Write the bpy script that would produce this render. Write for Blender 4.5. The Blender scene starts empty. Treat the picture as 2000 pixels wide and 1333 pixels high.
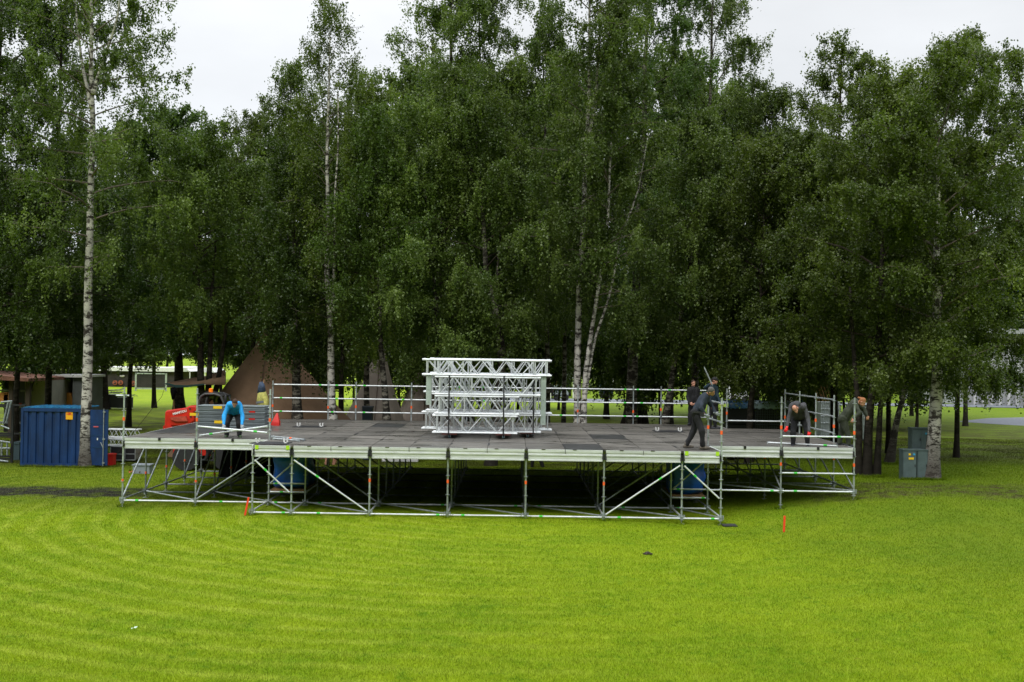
import bpy, math, random
import numpy as np
from mathutils import Vector, Matrix, noise as mnoise

R = math.radians
random.seed(7)
scene = bpy.context.scene
C = scene.collection

# ------------------------------------------------------------------ camera
PITCH, ROLL, FPX = 0.78, 0.82, 2250.0
CAMZ = 4.28
cam_d = bpy.data.cameras.new("camera")
cam = bpy.data.objects.new("camera", cam_d)
C.objects.link(cam)
cam_d.sensor_width = 36.0
cam_d.lens = FPX * 36.0 / 2000.0
cam_d.clip_start = 0.5
cam_d.clip_end = 5000
CAMR = Matrix.Rotation(R(90 + PITCH), 4, 'X') @ Matrix.Rotation(R(ROLL), 4, 'Z')
CAML = Vector((-0.045, 0, CAMZ))
cam.matrix_world = Matrix.Translation(CAML) @ CAMR
scene.camera = cam
CR3 = CAMR.to_3x3()


def ray(px, py):
    return CR3 @ Vector(((px - 1000.0) / FPX, -(py - 666.5) / FPX, -1.0))


def P(px, py, D):
    """point seen at photo pixel (px,py), D metres in front of the camera"""
    d = ray(px, py)
    return CAML + d * (D / d.y)


def GZ(px, py, z):
    """point seen at photo pixel on the level plane z"""
    d = ray(px, py)
    return CAML + d * ((z - CAMZ) / d.z)


# ------------------------------------------------------------------ world: overcast sky
SUN_EL, SUN_AZ = 52.0, 200.0
world = bpy.data.worlds.new("World")
scene.world = world
world.use_nodes = True
nt = world.node_tree
nt.nodes.clear()
wo = nt.nodes.new("ShaderNodeOutputWorld")
bg = nt.nodes.new("ShaderNodeBackground")
sky = nt.nodes.new("ShaderNodeTexSky")
sky.sky_type = 'NISHITA'
sky.sun_disc = False
sky.sun_elevation = R(SUN_EL)
sky.sun_rotation = R(SUN_AZ)
hs = nt.nodes.new("ShaderNodeHueSaturation")
hs.inputs['Saturation'].default_value = 0.25
nt.links.new(sky.outputs[0], hs.inputs['Color'])
tc = nt.nodes.new("ShaderNodeTexCoord")
sep = nt.nodes.new("ShaderNodeSeparateXYZ")
nt.links.new(tc.outputs['Generated'], sep.inputs[0])
rmp = nt.nodes.new("ShaderNodeValToRGB")
rmp.color_ramp.elements[0].position = 0.0
rmp.color_ramp.elements[0].color = (0.80, 0.85, 0.91, 1)
rmp.color_ramp.elements[1].position = 1.0
rmp.color_ramp.elements[1].color = (3.3, 3.45, 3.6, 1)
e = rmp.color_ramp.elements.new(0.32)
e.color = (0.93, 0.955, 0.985, 1)
nt.links.new(sep.outputs['Z'], rmp.inputs[0])
cn = nt.nodes.new("ShaderNodeTexNoise")
cn.inputs['Scale'].default_value = 3.0
cn.inputs['Detail'].default_value = 5.0
cmp_ = nt.nodes.new("ShaderNodeMapping")
cmp_.inputs['Scale'].default_value = (1, 1, 3.0)
nt.links.new(tc.outputs['Generated'], cmp_.inputs[0])
nt.links.new(cmp_.outputs[0], cn.inputs['Vector'])
mr = nt.nodes.new("ShaderNodeMapRange")
mr.inputs['From Min'].default_value = 0.3
mr.inputs['From Max'].default_value = 0.7
mr.inputs['To Min'].default_value = 0.86
mr.inputs['To Max'].default_value = 1.08
nt.links.new(cn.outputs['Fac'], mr.inputs[0])
mul = nt.nodes.new("ShaderNodeVectorMath")
mul.operation = 'SCALE'
nt.links.new(rmp.outputs[0], mul.inputs[0])
mrx = nt.nodes.new("ShaderNodeMapRange")
mrx.inputs['From Min'].default_value = 0.12
mrx.inputs['From Max'].default_value = 0.45
mrx.inputs['To Min'].default_value = 1.0
mrx.inputs['To Max'].default_value = 0.87
nt.links.new(sep.outputs['X'], mrx.inputs[0])
mlx = nt.nodes.new("ShaderNodeMath")
mlx.operation = 'MULTIPLY'
nt.links.new(mr.outputs[0], mlx.inputs[0])
nt.links.new(mrx.outputs[0], mlx.inputs[1])
nt.links.new(mlx.outputs[0], mul.inputs['Scale'])
sc1 = nt.nodes.new("ShaderNodeVectorMath")
sc1.operation = 'SCALE'
sc1.inputs['Scale'].default_value = 0.012
nt.links.new(hs.outputs[0], sc1.inputs[0])
addn = nt.nodes.new("ShaderNodeVectorMath")
addn.operation = 'ADD'
nt.links.new(mul.outputs[0], addn.inputs[0])
nt.links.new(sc1.outputs[0], addn.inputs[1])
# dark band added low behind the camera for unseen hillside, cutting the fill light
mrb = nt.nodes.new("ShaderNodeMapRange")
mrb.interpolation_type = 'SMOOTHSTEP'
mrb.inputs['From Min'].default_value = 0.30
mrb.inputs['From Max'].default_value = 0.46
mrb.inputs['To Min'].default_value = 1.0
mrb.inputs['To Max'].default_value = 0.0
nt.links.new(sep.outputs['Z'], mrb.inputs[0])
mrc = nt.nodes.new("ShaderNodeMapRange")
mrc.interpolation_type = 'SMOOTHSTEP'
mrc.inputs['From Min'].default_value = 0.15
mrc.inputs['From Max'].default_value = -0.15
nt.links.new(sep.outputs['Y'], mrc.inputs[0])
mmb = nt.nodes.new("ShaderNodeMath")
mmb.operation = 'MULTIPLY'
nt.links.new(mrb.outputs[0], mmb.inputs[0])
nt.links.new(mrc.outputs[0], mmb.inputs[1])
mxb = nt.nodes.new("ShaderNodeMixRGB")
nt.links.new(mmb.outputs[0], mxb.inputs[0])
nt.links.new(addn.outputs[0], mxb.inputs[1])
mxb.inputs[2].default_value = (0.035, 0.050, 0.030, 1)
nt.links.new(mxb.outputs[0], bg.inputs['Color'])
bg.inputs['Strength'].default_value = 1.0
nt.links.new(bg.outputs[0], wo.inputs[0])

sun_d = bpy.data.lights.new("sun", 'SUN')
sun_d.energy = 1.35
sun_d.angle = R(22)
sun_d.color = (1.0, 0.96, 0.88)
sun = bpy.data.objects.new("sun", sun_d)
C.objects.link(sun)
# light from behind and left of the camera, high up
sun.rotation_euler = (R(38), 0, R(-25))

scene.view_settings.view_transform = 'Standard'
scene.view_settings.look = 'None'
scene.view_settings.exposure = 0.0
scene.view_settings.gamma = 1.0
scene.render.engine = 'CYCLES'
scene.cycles.max_bounces = 6
scene.cycles.diffuse_bounces = 3
scene.cycles.glossy_bounces = 2
scene.cycles.transmission_bounces = 3
scene.cycles.transparent_max_bounces = 4
scene.cycles.use_denoising = True
scene.cycles.caustics_reflective = False
scene.cycles.caustics_refractive = False


# ------------------------------------------------------------------ materials
MATS = {}


def mat(name, col, rough=0.7, metal=0.0, nscale=0.0, namt=0.0, bump=0.0, col2=None, objrand=0.0, stretch=None, detail=5.0, spec=None, emit=0.0):
    if name in MATS:
        return MATS[name]
    m = bpy.data.materials.new(name)
    m.use_nodes = True
    t = m.node_tree
    b = t.nodes['Principled BSDF']
    b.inputs['Base Color'].default_value = (*col, 1)
    b.inputs['Roughness'].default_value = rough
    b.inputs['Metallic'].default_value = metal
    if spec is not None:
        b.inputs['Specular IOR Level'].default_value = spec
    if emit:
        b.inputs['Emission Color'].default_value = (*col, 1)
        b.inputs['Emission Strength'].default_value = emit
    src = None
    if nscale:
        co = t.nodes.new("ShaderNodeTexCoord")
        mp = t.nodes.new("ShaderNodeMapping")
        if stretch:
            mp.inputs['Scale'].default_value = stretch
        t.links.new(co.outputs['Object'], mp.inputs[0])
        n = t.nodes.new("ShaderNodeTexNoise")
        n.inputs['Scale'].default_value = nscale
        n.inputs['Detail'].default_value = detail
        n.inputs['Roughness'].default_value = 0.65
        t.links.new(mp.outputs[0], n.inputs['Vector'])
        r = t.nodes.new("ShaderNodeValToRGB")
        c2 = col2 if col2 else tuple(min(1, c * (1 + namt)) for c in col)
        c1 = col if col2 else tuple(c * (1 - namt) for c in col)
        r.color_ramp.elements[0].position = 0.35
        r.color_ramp.elements[1].position = 0.65
        r.color_ramp.elements[0].color = (*c1, 1)
        r.color_ramp.elements[1].color = (*c2, 1)
        t.links.new(n.outputs['Fac'], r.inputs[0])
        src = r.outputs[0]
        if bump:
            bp = t.nodes.new("ShaderNodeBump")
            bp.inputs['Strength'].default_value = bump
            bp.inputs['Distance'].default_value = 0.02
            t.links.new(n.outputs['Fac'], bp.inputs['Height'])
            t.links.new(bp.outputs[0], b.inputs['Normal'])
    if objrand:
        oi = t.nodes.new("ShaderNodeObjectInfo")
        mrn = t.nodes.new("ShaderNodeMapRange")
        mrn.inputs['To Min'].default_value = 1 - objrand
        mrn.inputs['To Max'].default_value = 1 + objrand
        t.links.new(oi.outputs['Random'], mrn.inputs[0])
        v = t.nodes.new("ShaderNodeVectorMath")
        v.operation = 'SCALE'
        if src:
            t.links.new(src, v.inputs[0])
        else:
            v.inputs[0].default_value = col
        t.links.new(mrn.outputs[0], v.inputs['Scale'])
        src = v.outputs[0]
    if src:
        t.links.new(src, b.inputs['Base Color'])
    MATS[name] = m
    return m


galv = mat("galvanised_steel", (0.42, 0.46, 0.47), 0.42, 0.55, 9, 0.28, objrand=0.15)
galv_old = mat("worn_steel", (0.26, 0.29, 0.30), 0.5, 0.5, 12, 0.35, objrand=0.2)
alu = mat("aluminium", (0.64, 0.67, 0.68), 0.42, 0.3, 6, 0.16, objrand=0.10)
alu_beam = mat("beam_aluminium", (0.60, 0.62, 0.615), 0.5, 0.2, 3, 0.14, objrand=0.08, stretch=(0.6, 1, 4))
orange_tape = mat("orange_tape", (0.95, 0.13, 0.02), 0.6)
green_tape = mat("green_tape", (0.05, 0.55, 0.05), 0.6)
lime = mat("lime_plastic", (0.42, 0.70, 0.02), 0.5)
black = mat("black_plastic", (0.012, 0.012, 0.014), 0.55)
black_cloth = mat("black_cloth", (0.006, 0.006, 0.007), 0.95, nscale=3, namt=0.4, bump=0.3, spec=0.1)
white_paint = mat("white_paint", (0.72, 0.72, 0.70), 0.5, nscale=4, namt=0.12)
blue_cont = mat("blue_container_paint", (0.002, 0.026, 0.105), 0.5, nscale=2.2, namt=0.35, stretch=(1, 1, 0.4))
blue_roof = mat("faded_blue_roof_paint", (0.03, 0.20, 0.38), 0.5, nscale=3, namt=0.4)
blue_tarp = mat("blue_plastic_sheet", (0.001, 0.085, 0.52), 0.4, nscale=2.5, namt=0.35, bump=0.8)
tent_cloth = mat("tan_tent_canvas", (0.180, 0.115, 0.072), 0.9, nscale=1.5, namt=0.15, bump=0.25, spec=0.1)
tent_grey = mat("grey_beige_canvas", (0.28, 0.23, 0.195), 0.9, nscale=1.5, namt=0.15, spec=0.1)
red_paint = mat("red_machine_paint", (0.55, 0.018, 0.012), 0.35, nscale=3, namt=0.2)
dark_rubber = mat("dark_rubber", (0.015, 0.015, 0.016), 0.8)
dark_metal = mat("dark_metal", (0.03, 0.03, 0.033), 0.5, 0.3)
glass_dark = mat("tinted_glass", (0.02, 0.03, 0.03), 0.08)
concrete = mat("ribbed_concrete", (0.33, 0.34, 0.35), 0.85, nscale=0.6, namt=0.2)
cabinet_grey = mat("cabinet_green_grey", (0.085, 0.12, 0.125), 0.5, nscale=4, namt=0.15)
asphalt = mat("asphalt", (0.12, 0.13, 0.15), 0.9, nscale=6, namt=0.2)
timber = mat("timber", (0.30, 0.17, 0.07), 0.8, nscale=8, namt=0.3)
red_wood = mat("red_stained_wood", (0.16, 0.03, 0.02), 0.8, nscale=8, namt=0.3)
grey_plastic = mat("grey_plastic", (0.22, 0.25, 0.28), 0.55, nscale=5, namt=0.1)
red_plastic = mat("red_plastic", (0.60, 0.02, 0.015), 0.5)
stake_paint = mat("orange_red_stake_paint", (0.85, 0.06, 0.015), 0.6)
skin = mat("skin", (0.50, 0.24, 0.16), 0.55, nscale=20, namt=0.06)
eye_dark = mat("eye_dark", (0.02, 0.014, 0.01), 0.3)
hill_mat = mat("hazy_wooded_hill", (0.035, 0.065, 0.062), 1.0, nscale=0.02, namt=0.35, detail=8, spec=0)  # distance haze is mixed into the hill's blue-green colour


def ramp_mat_birch(name, light, dark, amount):
    m = bpy.data.materials.new(name)
    m.use_nodes = True
    t = m.node_tree
    b = t.nodes['Principled BSDF']
    b.inputs['Roughness'].default_value = 0.85
    b.inputs['Specular IOR Level'].default_value = 0.15
    co = t.nodes.new("ShaderNodeTexCoord")
    mp = t.nodes.new("ShaderNodeMapping")
    mp.inputs['Scale'].default_value = (2.6, 2.6, 6.5)
    t.links.new(co.outputs['Object'], mp.inputs[0])
    n = t.nodes.new("ShaderNodeTexNoise")
    n.inputs['Scale'].default_value = 1.0
    n.inputs['Detail'].default_value = 6
    n.inputs['Roughness'].default_value = 0.75
    t.links.new(mp.outputs[0], n.inputs['Vector'])
    r = t.nodes.new("ShaderNodeValToRGB")
    r.color_ramp.elements[0].position = amount - 0.03
    r.color_ramp.elements[1].position = amount + 0.05
    r.color_ramp.elements[0].color = (*dark, 1)
    r.color_ramp.elements[1].color = (*light, 1)
    t.links.new(n.outputs['Fac'], r.inputs[0])
    n2 = t.nodes.new("ShaderNodeTexNoise")
    n2.inputs['Scale'].default_value = 1.3
    n2.inputs['Detail'].default_value = 3
    t.links.new(co.outputs['Object'], n2.inputs['Vector'])
    r2 = t.nodes.new("ShaderNodeMapRange")
    r2.inputs['From Min'].default_value = 0.3
    r2.inputs['From Max'].default_value = 0.7
    r2.inputs['To Min'].default_value = 0.55
    r2.inputs['To Max'].default_value = 1.1
    t.links.new(n2.outputs['Fac'], r2.inputs[0])
    v = t.nodes.new("ShaderNodeVectorMath")
    v.operation = 'SCALE'
    t.links.new(r.outputs[0], v.inputs[0])
    t.links.new(r2.outputs[0], v.inputs['Scale'])
    # rough dark foot of the trunk and dark branch scars
    sx = t.nodes.new("ShaderNodeSeparateXYZ")
    t.links.new(co.outputs['Object'], sx.inputs[0])
    ad = t.nodes.new("ShaderNodeMath")
    ad.operation = 'MULTIPLY_ADD'
    t.links.new(n.outputs['Fac'], ad.inputs[0])
    ad.inputs[1].default_value = -4.0
    t.links.new(sx.outputs['Z'], ad.inputs[2])
    r3 = t.nodes.new("ShaderNodeMapRange")
    r3.inputs['From Min'].default_value = -1.7
    r3.inputs['From Max'].default_value = -0.6
    r3.inputs['To Min'].default_value = 0.85
    r3.inputs['To Max'].default_value = 0.0
    t.links.new(ad.outputs[0], r3.inputs[0])
    vo = t.nodes.new("ShaderNodeTexVoronoi")
    vo.inputs['Scale'].default_value = 1.0
    mp2 = t.nodes.new("ShaderNodeMapping")
    mp2.inputs['Scale'].default_value = (3.5, 3.5, 1.7)
    t.links.new(co.outputs['Object'], mp2.inputs[0])
    t.links.new(mp2.outputs[0], vo.inputs['Vector'])
    r4 = t.nodes.new("ShaderNodeMapRange")
    r4.inputs['From Min'].default_value = 0.20
    r4.inputs['From Max'].default_value = 0.28
    r4.inputs['To Min'].default_value = 0.85
    r4.inputs['To Max'].default_value = 0.0
    t.links.new(vo.outputs['Distance'], r4.inputs[0])
    mxm = t.nodes.new("ShaderNodeMath")
    mxm.operation = 'MAXIMUM'
    t.links.new(r3.outputs[0], mxm.inputs[0])
    t.links.new(r4.outputs[0], mxm.inputs[1])
    mxx_ = t.nodes.new("ShaderNodeMixRGB")
    t.links.new(mxm.outputs[0], mxx_.inputs[0])
    t.links.new(v.outputs[0], mxx_.inputs[1])
    mxx_.inputs[2].default_value = (*dark, 1)
    t.links.new(mxx_.outputs[0], b.inputs['Base Color'])
    bp = t.nodes.new("ShaderNodeBump")
    bp.inputs['Strength'].default_value = 0.6
    bp.inputs['Distance'].default_value = 0.03
    t.links.new(n.outputs['Fac'], bp.inputs['Height'])
    t.links.new(bp.outputs[0], b.inputs['Normal'])
    return m


bark_white = ramp_mat_birch("white_birch_bark", (0.56, 0.53, 0.48), (0.045, 0.038, 0.032), 0.47)
bark_grey = ramp_mat_birch("grey_birch_bark", (0.24, 0.22, 0.18), (0.035, 0.03, 0.025), 0.52)
bark_dark = ramp_mat_birch("dark_bark", (0.06, 0.05, 0.04), (0.02, 0.017, 0.013), 0.5)
twig_mat = mat("twig_bark", (0.05, 0.04, 0.032), 0.9, spec=0.1)
twig_light = mat("pale_twig_bark", (0.13, 0.11, 0.09), 0.9, spec=0.1)


def leaf_mat(name, c1, c2):
    m = bpy.data.materials.new(name)
    m.use_nodes = True
    t = m.node_tree
    t.nodes.clear()
    out = t.nodes.new("ShaderNodeOutputMaterial")
    at = t.nodes.new("ShaderNodeAttribute")
    at.attribute_name = "rnd"
    r = t.nodes.new("ShaderNodeValToRGB")
    r.color_ramp.elements[0].color = (*c1, 1)
    r.color_ramp.elements[1].color = (*c2, 1)
    t.links.new(at.outputs['Fac'], r.inputs[0])
    oi = t.nodes.new("ShaderNodeObjectInfo")
    mrn = t.nodes.new("ShaderNodeMapRange")
    mrn.inputs['To Min'].default_value = 0.76
    mrn.inputs['To Max'].default_value = 1.26
    t.links.new(oi.outputs['Random'], mrn.inputs[0])
    v = t.nodes.new("ShaderNodeVectorMath")
    v.operation = 'SCALE'
    t.links.new(r.outputs[0], v.inputs[0])
    t.links.new(mrn.outputs[0], v.inputs['Scale'])
    d = t.nodes.new("ShaderNodeBsdfPrincipled")
    d.inputs['Roughness'].default_value = 0.42
    d.inputs['Specular IOR Level'].default_value = 0.32
    t.links.new(v.outputs[0], d.inputs['Base Color'])
    tr = t.nodes.new("ShaderNodeBsdfTranslucent")
    v2 = t.nodes.new("ShaderNodeVectorMath")
    v2.operation = 'MULTIPLY'
    v2.inputs[1].default_value = (1.1, 1.25, 0.5)
    t.links.new(v.outputs[0], v2.inputs[0])
    t.links.new(v2.outputs[0], tr.inputs['Color'])
    mx = t.nodes.new("ShaderNodeMixShader")
    mx.inputs[0].default_value = 0.36
    t.links.new(d.outputs[0], mx.inputs[1])
    t.links.new(tr.outputs[0], mx.inputs[2])
    t.links.new(mx.outputs[0], out.inputs[0])
    return m


LEAF = {
    'birch': leaf_mat("birch_leaves", (0.044, 0.078, 0.014), (0.160, 0.215, 0.048)),
    'light': leaf_mat("light_birch_leaves", (0.062, 0.100, 0.012), (0.165, 0.220, 0.034)),
    'dark': leaf_mat("dark_leaves", (0.030, 0.058, 0.009), (0.100, 0.150, 0.026)),
    'maple': leaf_mat("fresh_green_leaves", (0.046, 0.092, 0.018), (0.140, 0.225, 0.056)),
    'olive': leaf_mat("olive_leaves", (0.038, 0.062, 0.010), (0.118, 0.155, 0.028)),
}


# ------------------------------------------------------------------ ground height
def sstep(a, b, x):
    t = np.clip((x - a) / (b - a), 0, 1)
    return t * t * (3 - 2 * t)


def gzv(x, y):
    x = np.asarray(x, dtype=float)
    y = np.asarray(y, dtype=float)
    z = 0.50 * sstep(5.8, 11.5, x) * sstep(24, 33.5, y) * (1 - sstep(48, 70, y))
    z = z - 0.13 * sstep(-6, -11, x) * sstep(24, 31, y) * (1 - sstep(50, 70, y))
    z = z - 0.10 * np.exp(-((x - 5.4) ** 2 / 6 + (y - 30.3) ** 2 / 9))
    z = z + 0.035 * np.sin(x * 0.55 + 1.3) * np.sin(y * 0.43 + 0.4) * (1 - np.exp(-((y - 31) ** 2) / 9))
    return z


def gz(x, y):
    return float(gzv(x, y))


# ------------------------------------------------------------------ helpers
def org(o):
    v = Vector((0, 0, 0))
    while o:
        v = v + o.location
        o = o.parent
    return v


def thing(name, label, cat, loc=(0, 0, 0), group=None):
    o = bpy.data.objects.new(name, None)
    o.empty_display_size = 0.2
    C.objects.link(o)
    o.location = loc
    o['label'] = label
    o['category'] = cat
    if group:
        o['group'] = group
    return o


def tag(o, label=None, cat=None, group=None, kind=None):
    if label:
        o['label'] = label
    if cat:
        o['category'] = cat
    if group:
        o['group'] = group
    if kind:
        o['kind'] = kind
    return o


class MB:
    def __init__(s):
        s.v = []
        s.f = []
        s.mi = []

    def add(s, verts, faces, mi=0):
        n = len(s.v)
        s.v.extend([tuple(v) for v in verts])
        s.f.extend([tuple(i + n for i in f) for f in faces])
        s.mi.extend([mi] * len(faces))
        return s

    def box(s, x0, x1, y0, y1, z0, z1, mi=0):
        v = [(x0, y0, z0), (x1, y0, z0), (x1, y1, z0), (x0, y1, z0), (x0, y0, z1), (x1, y0, z1), (x1, y1, z1), (x0, y1, z1)]
        f = [(0, 3, 2, 1), (4, 5, 6, 7), (0, 1, 5, 4), (1, 2, 6, 5), (2, 3, 7, 6), (3, 0, 4, 7)]
        return s.add(v, f, mi)

    def obox(s, c, ax, ay, az, mi=0):
        c = Vector(c)
        ax, ay, az = Vector(ax), Vector(ay), Vector(az)
        v = []
        for dz in (-1, 1):
            for dx, dy in ((-1, -1), (1, -1), (1, 1), (-1, 1)):
                v.append(c + ax * dx + ay * dy + az * dz)
        f = [(0, 3, 2, 1), (4, 5, 6, 7), (0, 1, 5, 4), (1, 2, 6, 5), (2, 3, 7, 6), (3, 0, 4, 7)]
        return s.add(v, f, mi)

    def tube(s, pts, rad, n=8, mi=0, cap=True):
        pts = [Vector(p) for p in pts]
        if not isinstance(rad, (list, tuple)):
            rad = [rad] * len(pts)
        rings = []
        base = len(s.v)
        prev = None
        for i, p in enumerate(pts):
            a = pts[max(0, i - 1)]
            b = pts[min(len(pts) - 1, i + 1)]
            d = (b - a).normalized()
            if prev is None:
                u = d.orthogonal().normalized()
            else:
                u = (prev - d * prev.dot(d)).normalized()
            prev = u
            w = d.cross(u)
            for k in range(n):
                an = 2 * math.pi * k / n
                s.v.append(tuple(p + (u * math.cos(an) + w * math.sin(an)) * rad[i]))
        for i in range(len(pts) - 1):
            for k in range(n):
                a = base + i * n + k
                b = base + i * n + (k + 1) % n
                s.f.append((a, b, b + n, a + n))
                s.mi.append(mi)
        if cap:
            s.f.append(tuple(base + k for k in range(n))[::-1])
            s.mi.append(mi)
            e0 = base + (len(pts) - 1) * n
            s.f.append(tuple(e0 + k for k in range(n)))
            s.mi.append(mi)
        return s

    def capsule(s, a, b, ra, rb, n=12, sq=1.0):
        a, b = Vector(a), Vector(b)
        d = (b - a)
        L = d.length
        d = d.normalized() if L > 1e-6 else Vector((0, 0, 1))
        pts, rr = [], []
        for k in range(1, 5):
            t = math.pi / 2 * (k / 4.0)
            pts.append(a - d * ra * math.cos(t))
            rr.append(ra * math.sin(t))
        for k in range(0, 4):
            t = math.pi / 2 * (k / 4.0)
            pts.append(b + d * rb * math.sin(t))
            rr.append(rb * math.cos(t))
        return s.tube(pts, rr, n)

    def ell(s, c, rx, ry, rz, rot=None, n=12, m=8):
        c = Vector(c)
        rot = rot or Matrix.Identity(3)
        v, f = [], []
        for i in range(m + 1):
            th = math.pi * i / m
            for k in range(n):
                ph = 2 * math.pi * k / n
                v.append(c + rot @ Vector((rx * math.sin(th) * math.cos(ph), ry * math.sin(th) * math.sin(ph), rz * math.cos(th))))
        for i in range(m):
            for k in range(n):
                f.append((i * n + k, (i + 1) * n + k, (i + 1) * n + (k + 1) % n, i * n + (k + 1) % n))
        return s.add(v, f)

    def prism(s, poly, y0, y1, mi=0):
        """poly in (x,z), extruded along y"""
        n = len(poly)
        v = [(x, y0, z) for x, z in poly] + [(x, y1, z) for x, z in poly]
        f = [tuple(range(n)), tuple(range(n, 2 * n))[::-1]] + [(i, i + n, (i + 1) % n + n, (i + 1) % n) for i in range(n)]
        return s.add(v, f, mi)

    def prof_x(s, poly, x0, x1, mi=0):
        """poly in (y,z), extruded along x"""
        n = len(poly)
        v = [(x0, y, z) for y, z in poly] + [(x1, y, z) for y, z in poly]
        f = [tuple(range(n))[::-1], tuple(range(n, 2 * n))] + [(i, (i + 1) % n, (i + 1) % n + n, i + n) for i in range(n)]
        return s.add(v, f, mi)

    def build(s, name, m, parent=None, smooth=False):
        me = bpy.data.meshes.new(name)
        o0 = org(parent) if parent else Vector((0, 0, 0))
        me.from_pydata([(v[0] - o0.x, v[1] - o0.y, v[2] - o0.z) for v in s.v], [], s.f)
        ms = m if isinstance(m, (list, tuple)) else [m]
        for mm in ms:
            me.materials.append(mm)
        if len(ms) > 1:
            me.polygons.foreach_set('material_index', s.mi)
        if smooth:
            me.polygons.foreach_set('use_smooth', [True] * len(me.polygons))
        me.update()
        o = bpy.data.objects.new(name, me)
        C.objects.link(o)
        if parent:
            o.parent = parent
        return o


def single(mb, name, m, label, cat, loc=(0, 0, 0), group=None, smooth=False):
    """a thing that is one mesh; verts given in world space, origin moved to loc"""
    loc = Vector(loc)
    mb.v = [(v[0] - loc.x, v[1] - loc.y, v[2] - loc.z) for v in mb.v]
    o = mb.build(name, m, None, smooth)
    o.location = loc
    return tag(o, label, cat, group)


def np_mesh(name, V, nper, m, parent=None, rnd=None):
    """mesh of independent polygons, nper verts each"""
    me = bpy.data.meshes.new(name)
    nv = len(V)
    nf = nv // nper
    me.vertices.add(nv)
    me.vertices.foreach_set('co', V.astype(np.float32).ravel())
    me.loops.add(nv)
    me.loops.foreach_set('vertex_index', np.arange(nv, dtype=np.int32))
    me.polygons.add(nf)
    me.polygons.foreach_set('loop_start', np.arange(0, nv, nper, dtype=np.int32))
    me.materials.append(m)
    if rnd is not None:
        a = me.attributes.new("rnd", 'FLOAT', 'FACE')
        a.data.foreach_set('value', rnd.astype(np.float32))
    me.update()
    me.validate()
    o = bpy.data.objects.new(name, me)
    C.objects.link(o)
    if parent:
        o.parent = parent
    return o


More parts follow.
